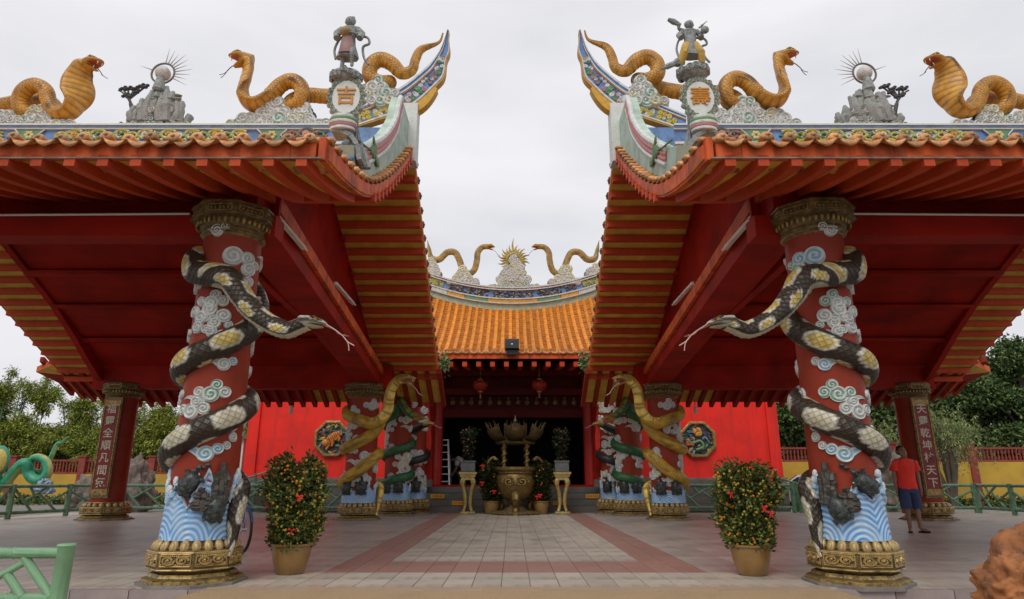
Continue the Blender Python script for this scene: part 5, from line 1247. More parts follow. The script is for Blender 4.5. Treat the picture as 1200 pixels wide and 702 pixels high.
# octagonal relief panels
for s in (-1, 1):
    c0 = atY(389, 514, 23.1) if s < 0 else atY(818, 515, 23.1)
    t = thing('octagon_relief', c0, 'octagonal gilt framed relief of an orange tiger among leaves on the left red wall' if s < 0 else 'octagonal gilt framed relief with orange and green creature on the right red wall', 'relief', 'octagonal reliefs on the red walls')
    r0 = .66; fr = MB(); ring = lambda r_, y: [Vector((c0.x+r_*math.cos(R(22.5+45*i)), y, c0.z+r_*math.sin(R(22.5+45*i)))) for i in range(8)]
    fr.loft([ring(r0, 23.19), ring(r0, 23.08), ring(r0-.035, 23.06), ring(r0-.09, 23.06), ring(r0-.12, 23.1), ring(r0-.12, 23.15)], caps=False); fr.build('frame', gold, t, False)
    bk = MB(); bk.loft([ring(r0-.11, 23.19), ring(r0-.11, 23.15)], 0, (.05, .06, .08)); bk.build('back_panel', paint_v, t, False)
    rg = random.Random(70+s)
    pal = [(.06, .14, .06), (.05, .08, .12), (.10, .22, .10), (.45, .42, .38), (.1, .2, .4), (.25, .06, .05), (.5, .35, .06)]
    for i in range(70):
        a0 = rg.uniform(0, 6.28); rr = .5*math.sqrt(rg.random()); b = MB(); w_ = rg.uniform(.05, .12)
        b.sphere((c0.x+math.cos(a0)*rr, 23.13-rg.uniform(0, .02), c0.z+math.sin(a0)*rr), (w_, .03, w_*rg.uniform(.25, .5)), 8, 5, col=rg.choice(pal), rot=Matrix.Rotation(rg.uniform(-1.2, 1.2), 3, 'Y')); b.build('leaf_relief', paint_v, t)
    og = (.62, .22, .03)
    if s < 0:
        b = MB(); b.sphere((c0.x+.03, 23.09, c0.z+.04), (.27, .08, .15), 14, 9, col=og, rot=Matrix.Rotation(R(-35), 3, 'Y')); b.sphere((c0.x-.19, 23.05, c0.z-.14), (.14, .08, .13), 12, 8, col=og)
        for dx, dz in ((-.29, -.05), (-.12, -.02)): b.sphere((c0.x+dx, 23.03, c0.z+dz), .035, 6, 5, col=og)
        for (dx, dz, ex, ez) in ((-.08, -.1, -.16, -.36), (.02, -.04, .02, -.26), (.2, .1, .26, -.08), (.14, .12, .14, -.06)): b.tube([(c0.x+dx, 23.08, c0.z+dz), (c0.x+(dx+ex)/2+.03, 23.07, c0.z+(dz+ez)/2), (c0.x+ex, 23.07, c0.z+ez)], [.07, .05, .045], 7, col=og)
        b.tube(crom([(c0.x+.24, 23.08, c0.z+.2), (c0.x+.33, 23.08, c0.z+.12), (c0.x+.3, 23.08, c0.z+.3)], 4), .025, 6, col=og); b.build('tiger_relief', paint_v, t)
        b = MB()
        for i in range(7): x = c0.x-.14+.055*i; z_ = c0.z-.06+.042*i; b.tube([(x-.04, 23.01, z_+.10), (x+.0, 22.995, z_+.02), (x+.05, 23.02, z_-.06)], .01, 5, col=(.1, .04, .02))
        b.build('stripe', paint_v, t, kind='stuff')
    else:
        b = MB(); 
        for i in range(9): b.sphere((c0.x-.02+rg.uniform(-.13, .13), 23.08, c0.z+.25+rg.uniform(-.14, .14)), (.09, .05, .06), 8, 6, col=mixc(og, (.6, .4, .05), rg.random()*.6), rot=Matrix.Rotation(rg.uniform(-1.5, 1.5), 3, 'Y'))
        b.tube(crom([(c0.x-.4, 23.06, c0.z-.0), (c0.x-.2, 23.06, c0.z-.12), (c0.x+.05, 23.05, c0.z-.05), (c0.x+.15, 23.05, c0.z-.25), (c0.x-.1, 23.06, c0.z-.35)], 5), .045, 7, col=(.14, .28, .10)); b.build('creature_relief', paint_v, t, kind='stuff')
        b = MB(); 
        for i in range(8): b.sphere((c0.x-.3+rg.uniform(-.09, .09), 23.07, c0.z-.1+rg.uniform(-.09, .09)), (.07, .05, .06), 7, 5, col=(.5, .12, .05))
        b.build('flower_relief', paint_v, t, kind='stuff')
# lanterns
for u in (563, 632):
    c_ = atY(u, 452, 22.4); t = thing('red_lantern', c_, f'round red lantern with gold tassels hanging {"left" if u < 600 else "right"} of the middle under the hall eave', 'lantern', 'red lanterns under the hall eave')
    b = MB(); b.lathe([(.06, -.2), (.17, -.15), (.26, -.02), (.26, .06), (.17, .17), (.07, .2)], 20, c_); b.build('lantern_body', mat('lantern_red', (.35, .03, .015), .5), t)
    for dz in (-.21, .21): b = MB(); b.lathe([(.09, -.025), (.09, .025)], 14, c_+Vector((0, 0, dz))); b.build('lantern_cap', gold, t)
    b = MB(); b.tube([c_+Vector((0, 0, .22)), c_+Vector((0, 0, .75))], .012, 5); b.tube([c_+Vector((0, 0, -.22)), c_+Vector((0, 0, -.42))], [.02, .035], 7); b.build('cord', gold, t)
    for q in range(4): a0 = q*math.pi/2+.4; b = MB(); b.sphere(c_+Vector((math.cos(a0)*.2, math.sin(a0)*.2, .12)), (.05, .05, .03), 7, 5); b.build('gold_leaf', gold, t)
# ================================================================== PROPS IN THE COURT
terra_pot = mat('ochre_glazed_pot', (.27, .15, .045), .32, var=.15, scale=4, bump=.1, dirt=((.16, .09, .04), .5, 5), coat=.3)
leaf_v = mat('leaf_green', (1, 1, 1), .65, var=.25, scale=2, bump=0, vcol=True, spec=.12)
fruit_v = mat('kumquat_skin', (1, 1, 1), .4, var=.1, scale=9, bump=.1, vcol=True)
bow_m = mat('red_ribbon', (.75, .03, .03), .5, var=.1)
GAIN = 1.0
def leaves(name, pts, size, asp, rng, cols, parent, droop=0., out=None, jit=.35, mt=None, shade=None):
    """many small leaf blades; pts Nx3, out Nx3 pointing direction of the blades"""
    n = len(pts); rs = np.random.RandomState(rng)
    d = rs.normal(size=(n, 3)); 
    if out is not None: d = out*1.2+d*.8
    d[:, 2] -= droop; d /= np.linalg.norm(d, axis=1)[:, None]
    q = rs.normal(size=(n, 3)); sd_ = np.cross(d, q); sd_ /= np.linalg.norm(sd_, axis=1)[:, None]; nn = np.cross(d, sd_)
    ln = size*rs.uniform(.7, 1.3, (n, 1)); wd = ln*asp
    v = np.empty((n, 4, 3)); v[:, 0] = pts; v[:, 1] = pts+d*ln*.5+sd_*wd*.5+nn*wd*.12; v[:, 2] = pts+d*ln; v[:, 3] = pts+d*ln*.5-sd_*wd*.5+nn*wd*.12
    c = np.array(cols)[rs.randint(0, len(cols), n)]*rs.uniform(1-jit, 1+jit, (n, 1))*GAIN
    c4 = np.ones((n, 4, 4)); c4[:, :, :3] = c[:, None, :]
    me = bpy.data.meshes.new(name); me.vertices.add(4*n); me.vertices.foreach_set('co', v.reshape(-1)); me.loops.add(4*n); me.polygons.add(n)
    me.loops.foreach_set('vertex_index', np.arange(4*n, dtype=np.int32)); me.polygons.foreach_set('loop_start', np.arange(0, 4*n, 4, dtype=np.int32)); me.polygons.foreach_set('loop_total', np.full(n, 4, dtype=np.int32))
    at = me.color_attributes.new('Col', 'FLOAT_COLOR', 'POINT'); at.data.foreach_set('color', c4.reshape(-1).astype(np.float32))
    me.materials.append(mt or leaf_v); me.update(calc_edges=True); me.validate()
    o = bpy.data.objects.new(name, me); put(o, parent); o['kind'] = 'stuff'; return o
def kumquat(c, ph, pr, fh, rt, rb, n, seed, label, group, fsize=.015, leafs=.06, bows=5, dark=False):
    cx, cy, cz = c; t = thing('potted_kumquat', c, label, 'potted plant', group); rng = random.Random(seed); rs = np.random.RandomState(seed)
    b = MB(); b.lathe([(pr*.60, 0), (pr*.68, .02), (pr*.86, ph*.45), (pr*.95, ph*.8), (pr*.93, ph*.9), (pr*1.05, ph*.93), (pr*1.06, ph), (pr*.92, ph), (pr*.88, ph*.85), (0, ph*.85)], 36, c); b.build('pot', terra_pot, t)
    for q in range(6):
        a0 = rng.uniform(0, 6.28); b = MB(); b.tube(crom([(cx+.02*math.cos(a0), cy+.02*math.sin(a0), cz+ph*.8), (cx+.1*math.cos(a0), cy+.1*math.sin(a0), cz+ph+fh*.35), (cx+rt*.6*math.cos(a0+.4), cy+rt*.6*math.sin(a0+.4), cz+ph+fh*.9)], 4), .012, 5); b.build('stem', mat('brown_stem', (.09, .06, .035), .8), t)
    u = rs.rand(n); z = ph-.02+fh*u; a = rs.rand(n)*2*np.pi; lump = 1+.17*np.sin(3*a+z*7+seed)+.13*np.sin(5*a-z*11)+.08*np.sin(9*a+z*23)
    R_ = (rb+(rt-rb)*np.minimum(1, u*1.6))*(1-.35*np.clip((u-.88)/.12, 0, 1)**2)*lump; q = np.sqrt(rs.rand(n)*.75+.25); q[rs.rand(n) < .25] *= .6
    topj = (.06*np.sin(a*4+seed)+.05*np.sin(a*9))*(u > .8); P = np.stack([cx+np.cos(a)*R_*q, cy+np.sin(a)*R_*q, cz+z+topj+rs.normal(size=n)*.03], 1)
    O = np.stack([np.cos(a), np.sin(a), .5+0*a], 1)
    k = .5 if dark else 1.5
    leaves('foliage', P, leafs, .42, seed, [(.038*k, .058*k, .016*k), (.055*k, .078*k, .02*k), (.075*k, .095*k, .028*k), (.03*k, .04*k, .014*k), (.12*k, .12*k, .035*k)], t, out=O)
    m = int(n*(.010 if dark else .05)); f = MB()
    for i in range(m):
        uu = rng.random(); a0 = rng.uniform(0, 6.28); zz = ph+fh*uu; lp = 1+.17*math.sin(3*a0+zz*7+seed)+.13*math.sin(5*a0-zz*11); rr = (rb+(rt-rb)*min(1, uu*1.6))*(1-.35*max(0, (uu-.88)/.12)**2)*lp*rng.uniform(.92, 1.06)
        cc = rng.choice(((.55, .26, .02), (.50, .32, .03), (.28, .28, .04), (.62, .18, .015), (.36, .34, .04))); f.sphere((cx+math.cos(a0)*rr, cy+math.sin(a0)*rr, cz+zz), fsize*rng.uniform(.7, 1.15), 7, 5, col=cc)
    f.build('fruit', fruit_v, t, kind='stuff')
    for i in range(bows):
        a0 = R(270)+rng.uniform(-1.1, 1.1); uu = rng.uniform(.1, .98); rr = rb+(rt-rb)*min(1, uu*1.6)+.02; p = Vector((cx+math.cos(a0)*rr, cy+math.sin(a0)*rr, cz+ph+fh*uu)); b = MB(); q = leafs*.55
        for sx in (-1, 1): b.sphere(p+Vector((sx*q*.7, 0, q*.3)), (q*.7, q*.3, q*.45), 8, 5); b.tube([p, p+Vector((sx*q*.5, -.01, -q*1.4))], [q*.16, q*.22], 5)
        b.sphere(p, q*.3, 7, 5); b.build('red_bow', bow_m, t)
    return t
kc = atZ(345, 670, 0); kumquat((kc.x, 8.1, 0), .335, .235, .93, .315, .235, 9500, 3, 'large potted kumquat tree with red bows between the left column and court', 'kumquat trees in the court', bows=3)
kc = atZ(875, 671, 0); kumquat((kc.x, 8.0, 0), .335, .235, .84, .335, .24, 9500, 8, 'large potted kumquat tree with red bows between the court and right column', 'kumquat trees in the court', bows=4)
for u, seed in ((576, 5), (634, 6)):
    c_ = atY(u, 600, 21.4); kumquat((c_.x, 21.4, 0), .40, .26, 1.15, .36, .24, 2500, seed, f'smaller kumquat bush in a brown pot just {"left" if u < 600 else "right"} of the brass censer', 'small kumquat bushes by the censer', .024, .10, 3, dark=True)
bronze = mat('dark_bronze', (.11, .075, .03), .45, .6, var=.35, scale=10, bump=.4, dirt=((.03, .025, .015), .8, 8))
# brass censer with a lotus canopy
cx, cy = atY(604, 600, 21.3).x, 21.3
t = thing('brass_censer', (cx, cy, 0), 'large old brass incense burner with posts and an upswept canopy in front of the steps', 'incense burner')
b = MB(); b.lathe([(.0, .42), (.25, .42), (.42, .52), (.56, .72), (.62, .95), (.60, 1.12), (.56, 1.2), (.60, 1.28), (.66, 1.34), (.66, 1.42), (.56, 1.42), (.5, 1.2), (0, 1.15)], 40, (cx, cy, 0)); b.build('bowl', brass, t)
for q in range(3):
    a0 = R(270+120*q); b = MB(); b.tube(crom([(cx+math.cos(a0)*.42, cy+math.sin(a0)*.42, .66), (cx+math.cos(a0)*.62, cy+math.sin(a0)*.62, .45), (cx+math.cos(a0)*.5, cy+math.sin(a0)*.5, .22), (cx+math.cos(a0)*.66, cy+math.sin(a0)*.66, .05), (cx+math.cos(a0)*.8, cy+math.sin(a0)*.8, .04)], 5), [.13]*6+[.09]*8+[.07]*7, 9); b.build('leg', brass, t)
b = MB(); b.lathe([(.75, 0), (.78, .05), (.7, .1), (.4, .12), (.2, .3), (.25, .42)], 24, (cx, cy, 0)); b.build('foot', gold_dark, t)
for sx in (-1, 1):
    b = MB(); b.tube(crom([(cx+sx*.6, cy, 1.15), (cx+sx*.8, cy, 1.3), (cx+sx*.86, cy, 1.55), (cx+sx*.70, cy, 1.72), (cx+sx*.60, cy-.02, 1.66)], 5), [.06]*10+[.045]*11, 8); b.sphere((cx+sx*.62, cy-.02, 1.66), (.09, .06, .06), 8, 6); b.build('handle', brass, t)
b = MB()
for q in range(2):
    for i in range(26): tt = i/25; an = tt*3.5*math.pi; rd = .2*(1-tt*.85); b.sphere((cx+(q*2-1)*.2+math.cos(an)*rd*(1 if q else -1), cy-.62+.03*0, .98+math.sin(an)*rd*.8), .032, 6, 4)
for i in range(30): b.sphere((cx-.5+i*.0345, cy-math.sqrt(max(.0, .58**2-(-.5+i*.0345)**2)), 1.25), .025, 6, 4)
b.sphere((cx, cy-.64, .98), (.09, .05, .12), 8, 6); b.build('dragon_relief', brass, t, kind='stuff')
for q in range(4):
    a0 = R(45+90*q); px_, py_ = cx+math.cos(a0)*.5, cy+math.sin(a0)*.5; b = MB(); b.tube([(px_, py_, 1.35), (px_, py_, 2.2)], .055, 10)
    b.tube([(px_+.075*math.cos(k*.7), py_+.075*math.sin(k*.7), 1.42+k*.024) for k in range(33)], .028, 6); b.build('post', brass, t)
b = MB(); b.lathe([(.0, 2.13), (.6, 2.13), (.66, 2.18), (.5, 2.24), (0, 2.28)], 24, (cx, cy, 0)); b.build('canopy_plate', gold_dark, t)
for q in range(6):
    a0 = R(270+60*q); ux = Vector((-math.sin(a0), math.cos(a0), 0)); un = Vector((math.cos(a0), math.sin(a0), 0)); o_ = Vector((cx, cy, 2.22)); b = MB(); rows_ = []
    for i in range(9):
        tt = i/8; rr = .38+.55*math.sin(tt*math.pi*.52); z_ = -.02+tt*.36-.09*math.sin(tt*math.pi); wdt = .10+.27*math.sin(min(1, tt*1.25)*math.pi*.5)*(1-.15*tt)
        rows_.append([o_+un*(rr+.05*(1-x*x)-.12*x*x)+ux*(x*wdt)+Vector((0, 0, z_+.16*x*x*tt+(.05*math.cos(x*14) if i == 8 else 0))) for x in [j/5-1 for j in range(11)]])
    b.add([p for r_ in rows_ for p in r_], [(i*11+j, i*11+j+1, (i+1)*11+j+1, (i+1)*11+j) for i in range(8) for j in range(10)])
    for j in (0, 10): b.tube([r_[j] for r_ in rows_], .022, 6)
    b.tube(rows_[0], .03, 6); b.build('canopy_petal', bronze, t)
    for j in range(5):
        b = MB(); p = rows_[-1][j*2+1]; b.tube(crom([p, p+un*.04+Vector((0, 0, .10)), p+un*.10+Vector((0, 0, .14))], 3), [.02, .02, .018, .016, .014, .01, .005], 5); b.build('finial', bronze, t)
b = MB(); b.lathe([(.30, 2.2), (.36, 2.35), (.33, 2.65), (.16, 2.75), (.07, 2.8), (.09, 2.85), (.03, 2.92), (.01, 3.05)], 20, (cx, cy, 0)); b.build('crown_finial', bronze, t)
stand_gold = mat('pale_gold_stand', (.46, .35, .13), .45, .4, var=.25, dirt=((.12, .08, .03), .5, 9))
# gilt stands with planters
for u, seed in ((548, 1), (659, 2)):
    c_ = atY(u, 601, 21.5); wd = 'left' if u < 600 else 'right'
    t = thing('gilt_stand', (c_.x, 21.5, 0), f'gilt cabriole legged stand on the {wd} of the censer carrying a grey planter', 'stand', 'gilt stands beside the censer')
    b = MB(); b.box((c_.x, 21.5, 1.24), (.56, .5, .07)); b.box((c_.x, 21.5, 1.17), (.48, .44, .08)); b.box((c_.x, 21.5, 1.08), (.42, .38, .10)); b.build('table_top', stand_gold, t, False)
    b = MB(); b.box((c_.x, 21.5, .05), (.46, .42, .06)); b.build('foot_board', stand_gold, t, False)
    for sx in (-1, 1):
        for sy in (-1, 1):
            b = MB(); b.tube(crom([(c_.x+sx*.14, 21.5+sy*.13, 1.06), (c_.x+sx*.17, 21.5+sy*.15, .92), (c_.x+sx*.10, 21.5+sy*.10, .62), (c_.x+sx*.075, 21.5+sy*.07, .3), (c_.x+sx*.13, 21.5+sy*.12, .08)], 5), [.07, .08, .085, .09, .085, .08]+[.062]*9+[.045]*6, 8); b.build('leg', stand_gold, t)
    p_ = thing('flower_planter', (c_.x, 21.5, 1.28), f'grey square planter with a dark red flowering plant on the {wd} gilt stand', 'planter', 'planters on the gilt stands')
    b = MB(); b.box((c_.x, 21.5, 1.45), (.44, .4, .32)); b.box((c_.x, 21.5, 1.60), (.48, .44, .04)); b.build('planter_box', mat('dull_grey_planter', (.12, .13, .13), .7), p_, False)
    rs = np.random.RandomState(seed); n = 700; a = rs.rand(n)*6.28; u_ = rs.rand(n); rr = (.12+.16*u_)*np.sqrt(rs.rand(n)); P = np.stack([c_.x+np.cos(a)*rr, 21.5+np.sin(a)*rr, 1.6+u_*1.0], 1)
    leaves('foliage', P, .12, .35, seed, [(.02, .035, .015), (.03, .04, .02), (.015, .02, .01)], p_)
    f = MB()
    for i in range(26): k = rs.randint(n); f.sphere(P[k], .035, 6, 4, col=((.25, .02, .015), (.12, .03, .02), (.18, .05, .04))[i % 3])
    f.build('blossoms', fruit_v, p_, kind='stuff')
# aluminium step ladder, crouching helper in the hall
alu = mat('aluminium', (.5, .5, .5), .35, .8, var=.05, bump=0)
lt = thing('step_ladder', (atY(519, 569, 24.3).x, 24.3, .8), 'aluminium folding step ladder standing in the dark hall opening', 'ladder')
lc = atY(519, 569, 24.3).x
for sy in (-1, 1):
    for sx in (-1, 1): b = MB(); b.beam((lc+sx*.27, 24.3+sy*.4, .8), (lc+sx*.15, 24.3+sy*.04, 2.42), .05, .03, up=(0, 1, 0)); b.build('rail', alu, lt, False)
for i in range(6): tt = (i+.7)/6.4; b = MB(); w_ = lerp(.27, .15, tt); b.box((lc, 24.3-lerp(.4, .04, tt), .8+1.62*tt), (w_*2, .08, .03)); b.build('step', alu, lt, False)
b = MB(); b.box((lc, 24.3, 2.43), (.36, .16, .04)); b.build('top_cap', alu, lt, False)
skin_d = mat('brown_skin', (.24, .13, .085), .5, var=.1); hair_b = mat('black_hair', (.012, .010, .009), .6)
pc = thing('person', (atY(538, 568, 24.6).x, 24.6, .8), 'person in a white shirt bending forward beside the ladder in the hall', 'person')
J = dict(pelvis=(.25, 0, .62), spine=(.12, 0, .78), chest=(-.05, 0, .9), neck=(-.2, 0, .96), jaw=(-.28, 0, .93), head=(-.34, 0, .97), crown=(-.4, 0, 1.0), shl=(-.06, -.18, .88), ell=(-.1, -.22, .62), wrl=(-.24, -.16, .42), shr=(-.06, .18, .88), elr=(-.1, .22, .62), wrr=(-.24, .16, .42),
         hpl=(.25, -.1, .58), knl=(-.05, -.14, .46), anl=(.12, -.12, .08), tol=(-.03, -.12, .03), hpr=(.25, .1, .58), knr=(-.05, .14, .46), anr=(.12, .12, .08), tor=(-.03, .12, .03))
Mx = Matrix.Translation(pc.location); human('body', pc, J, skin_d, 1, Mx, 1, 1, True)
o = Vector(pc.location)
b = MB(); b.tube(crom([o+Vector((.27, 0, .60)), o+Vector((.12, 0, .79)), o+Vector((-.05, 0, .91)), o+Vector((-.15, 0, .95))], 4), [.17]*4+[.16]*5+[.16, .15, .12, .08], 12)
for sy in (-1, 1): b.tube([o+Vector((-.06, sy*.17, .89)), o+Vector((-.09, sy*.21, .72))], [.085, .075], 9)
b.build('white_shirt', mat('white_cotton', (.45, .46, .5), .8), pc)
b = MB(); b.sphere(o+Vector((-.35, 0, 1.01)), (.11, .10, .09), 10, 7); b.build('hair', hair_b, pc)
b = MB()
for sy in (-1, 1): b.tube([o+Vector((.25, sy*.1, .58)), o+Vector((-.05, sy*.14, .46)), o+Vector((.11, sy*.12, .14))], [.12, .09, .07], 9)
b.build('trousers', mat('dark_cloth', (.03, .03, .035), .8), pc)
# man in red
mc = atZ(1071, 624, 0); mc = Vector((8.18, 14.1, 0)); mc.x = atY(1068, 600, 14.1).x
t = thing('person', mc, 'man in a red t-shirt and blue shorts looking up beside the far right column', 'person')
J = {k: Vector(v) for k, v in STAND.items()}
J.update(jaw=Vector((-.01, -.06, 1.545)), head=Vector((-.01, .00, 1.625)), crown=Vector((-.01, .05, 1.685)), wrl=Vector((-.25, -.02, .88)), wrr=Vector((.24, -.04, .88)), anl=Vector((-.07, .0, .08)), knl=Vector((-.09, -.02, .5)), tol=Vector((-.16, -.13, .03)), anr=Vector((.12, -.04, .08)), tor=Vector((.22, -.14, .03)))
k = 1.0; Mx = Matrix.Translation(mc); human('body', t, J, skin_d, k, Mx, 1, 2)
P = lambda x, y, z: mc+Vector((x, y, z))
b = MB(); R16 = range(20)
b.loft([[P(math.cos(2*math.pi*j/20)*rx, math.sin(2*math.pi*j/20)*ry+.004*math.sin(j*3+z*20), z+.012*math.sin(j*2.1)*(i == 0)) for j in R16] for i, (z, rx, ry) in enumerate(((.86, .20, .145), (.95, .195, .14), (1.08, .185, .13), (1.22, .195, .135), (1.34, .215, .14), (1.41, .205, .125), (1.455, .15, .10), (1.475, .085, .075)))])
for a0, a1 in ((J['shl'], J['ell']), (J['shr'], J['elr'])): b.tube([P(*(a0*1)), P(*(a0.lerp(a1, .4))), P(*(a0.lerp(a1, .72)))], [.085, .088, .092], 12)
b.build('red_t_shirt', mat('red_cotton', (.80, .04, .025), .8, var=.15, scale=8, bump=.6, bscale=7), t)
b = MB(); b.loft([[P(math.cos(2*math.pi*j/16)*rx, math.sin(2*math.pi*j/16)*ry, z) for j in range(16)] for z, rx, ry in ((.78, .185, .135), (.9, .185, .135), (.97, .17, .125))])
for kn, hp, sx in ((J['knl'], J['hpl'], -1), (J['knr'], J['hpr'], 1)): b.tube([P(sx*.09, 0, .88), P(hp.x*.5+kn.x*.5, -.01, .7), P(kn.x, -.015, .47)], [.11, .115, .11], 14)
b.build('blue_shorts', mat('denim_blue', (.035, .05, .12), .8, var=.25, scale=10, bump=.4, bscale=12), t)
b = MB(); b.sphere(P(-.01, .045, 1.665), (.088, .085, .075), 14, 9); b.sphere(P(-.01, .075, 1.62), (.082, .06, .08), 12, 8); b.build('hair', hair_b, t)
b = MB(); b.tube([P(-.01, -.085, 1.615), P(-.01, -.115, 1.60), P(-.01, -.095, 1.59)], [.010, .017, .012], 7)
for sx in (-1, 1): b.sphere(P(-.01+sx*.083, .01, 1.61), (.014, .022, .03), 8, 6)
b.build('nose_and_ears', skin_d, t, kind='stuff')
b = MB()
for sx in (-1, 1): b.sphere(P(-.01+sx*.032, -.076, 1.635), (.013, .008, .007), 7, 5); b.tube([P(-.01+sx*.015, -.08, 1.655), P(-.01+sx*.05, -.066, 1.657)], .005, 5)
b.tube([P(-.04, -.09, 1.562), P(-.01, -.1, 1.56), P(.02, -.09, 1.562)], .005, 5); b.build('eyes_and_mouth', hair_b, t, kind='stuff')
for an, to in ((J['anl'], J['tol']), (J['anr'], J['tor'])):
    b = MB(); d = (to-an); d.z = 0; b.tube([P(*(an-d*.3))-Vector((0, 0, an.z-.02)), P(*(an+d*.4))-Vector((0, 0, an.z-.02)), P(*(an+d*1.15))-Vector((0, 0, an.z-.02))], [.035, .045, .04], 10); b.v = [(x, y, z if z < .03 else .03+(z-.03)*.4) for x, y, z in b.v]; b.build('sandal', hair_b, t)
# fluorescent fittings on the side beams, bulbs at the back eaves
for s in (-1, 1):
    M, X = side(s)
    for i, (y0, y1) in enumerate(((7.9, 9.1), (12.4, 13.9))):
        t0 = (y0-7.35)/11.25; t1 = (y1-7.35)/11.25; a_, b_ = ((atX(325, 254, -3.08), atX(356, 291, -3.13)), (atX(393, 332, -3.3), atX(414, 356, -3.37)))[i]
        f = thing('fluorescent_light', X(a_), f'white tube light on the {"left" if s < 0 else "right"} side beam, {"nearer" if i == 0 else "farther"} one', 'light', 'tube lights on the side beams')
        b = MB(M); b.beam(a_, b_, .05, .06); b.build('fitting', white_p, f, False)
        b = MB(M); b.tube([a_+Vector((.045, 0, -.03)), b_+Vector((.045, 0, -.03))], .018, 8); b.build('tube', mat('glass_tube', (.75, .74, .7), .2), f)
    c_ = atY(341 if s < 0 else 815, 480, 20.1); f = thing('hanging_bulb', c_, f'white hanging bulb under the {"left" if s < 0 else "right"} pavilion back eave before the red wall', 'light', 'bulbs under the back eaves')
    b = MB(); b.tube([c_+Vector((0, 0, .1)), c_+Vector((0, 0, .45))], .012, 5); b.build('cord', black_m, f); b = MB(); b.tube([c_+Vector((0, 0, .12)), c_+Vector((0, 0, -.12))], [.045, .06], 8); b.build('bulb', white_p, f)
    b = MB(M); b.tube([(-13.1, 7.44, 4.17), (-8, 7.44, 4.16), (-3.95, 7.44, 4.19)], .014, 6); cb = b.build('cable_conduit', white_p); tag(cb, f'thin white conduit along the front beam of the {"left" if s < 0 else "right"} pavilion', 'conduit', 'conduits on the front beams')
for s, u, v in ((-1, 80, 449), (1, 1131, 446)):
    c_ = atY(u, v, 20.1); f = thing('security_camera', c_, f'small white and dark camera at the outer {"left" if s < 0 else "right"} back corner of the pavilion roof', 'camera', 'cameras at the roof corners'); b = MB(); b.box(c_+Vector((0, 0, .05)), (.2, .18, .12)); b.build('housing', white_p, f, False); b = MB(); b.sphere(c_+Vector((s*-.05, -.05, -.08)), .07, 10, 7); b.build('lens_dome', black_m, f)
# bicycle behind the left front column
bt = thing('bicycle', (-4.1, 10.4, 0), 'bicycle with blue rimmed wheel parked behind the left front column', 'bicycle')
Bm = Matrix.Translation((-3.98, 10.25, 0)) @ Matrix.Rotation(R(-50), 4, 'Z')
blue_rim = mat('blue_rim', (.02, .04, .22), .3, bump=0)
for wx in (-1.02, 0):
    b = MB(Bm); b.tube([(wx+math.cos(q*math.pi/16)*.31, 0, .33+math.sin(q*math.pi/16)*.31) for q in range(32)], .022, 8, closed=True); wl = b.build('wheel', black_m, bt)
    b = MB(Bm); b.tube([(wx+math.cos(q*math.pi/16)*.285, 0, .33+math.sin(q*math.pi/16)*.285) for q in range(32)], .013, 6, closed=True); b.build('rim', blue_rim, wl)
    for q in range(12): a0 = q*math.pi/6; b = MB(Bm); b.tube([(wx, .01*(-1)**q, .33), (wx+math.cos(a0)*.28, 0, .33+math.sin(a0)*.28)], .0025, 4); b.build('spoke', alu, wl)
    b = MB(Bm); b.tube([(wx, -.04, .33), (wx, .04, .33)], .025, 8); b.build('hub', alu, wl)
b = MB(Bm); b.tube([(wx+math.cos(R(a0))*.345-wx, 0, .33+math.sin(R(a0))*.345) for a0 in range(20, 160, 14)], .016, 6); b.build('mudguard', blue_rim, bt)
fr = mat('blue_bicycle_frame', (.03, .06, .3), .3, bump=0); b = MB(Bm)
for p, q in (((-.42, 0, .3), (-.56, 0, .78)), ((-.42, 0, .3), (-.12, 0, .68)), ((-.56, 0, .72), (-.12, 0, .74)), ((-.42, 0, .3), (-1.02, 0, .33)), ((-.56, 0, .72), (-1.02, 0, .33)), ((-.14, 0, .82), (0, 0, .33))): b.tube([p, q], .016, 7)
b.build('frame', fr, bt)
b = MB(Bm); b.tube(crom([(-.1, -.25, .92), (-.15, -.1, .9), (-.15, .1, .9), (-.1, .25, .92)], 4), .012, 6); b.tube([(-.14, 0, .8), (-.15, 0, .9)], .014, 6); b.build('handlebar', alu, bt)
b = MB(Bm); b.sphere((-.6, 0, .84), (.13, .07, .035), 10, 6); b.build('saddle', black_m, bt)
b = MB(Bm); b.tube([(-.42, -.06, .3), (-.42, -.08, .18)], .01, 5); b.tube([(-.42, .06, .3), (-.42, .08, .42)], .01, 5); b.sphere((-.42, -.09, .18), (.05, .03, .012), 7, 4); b.sphere((-.42, .09, .42), (.05, .03, .012), 7, 4); b.build('crank', black_m, bt)

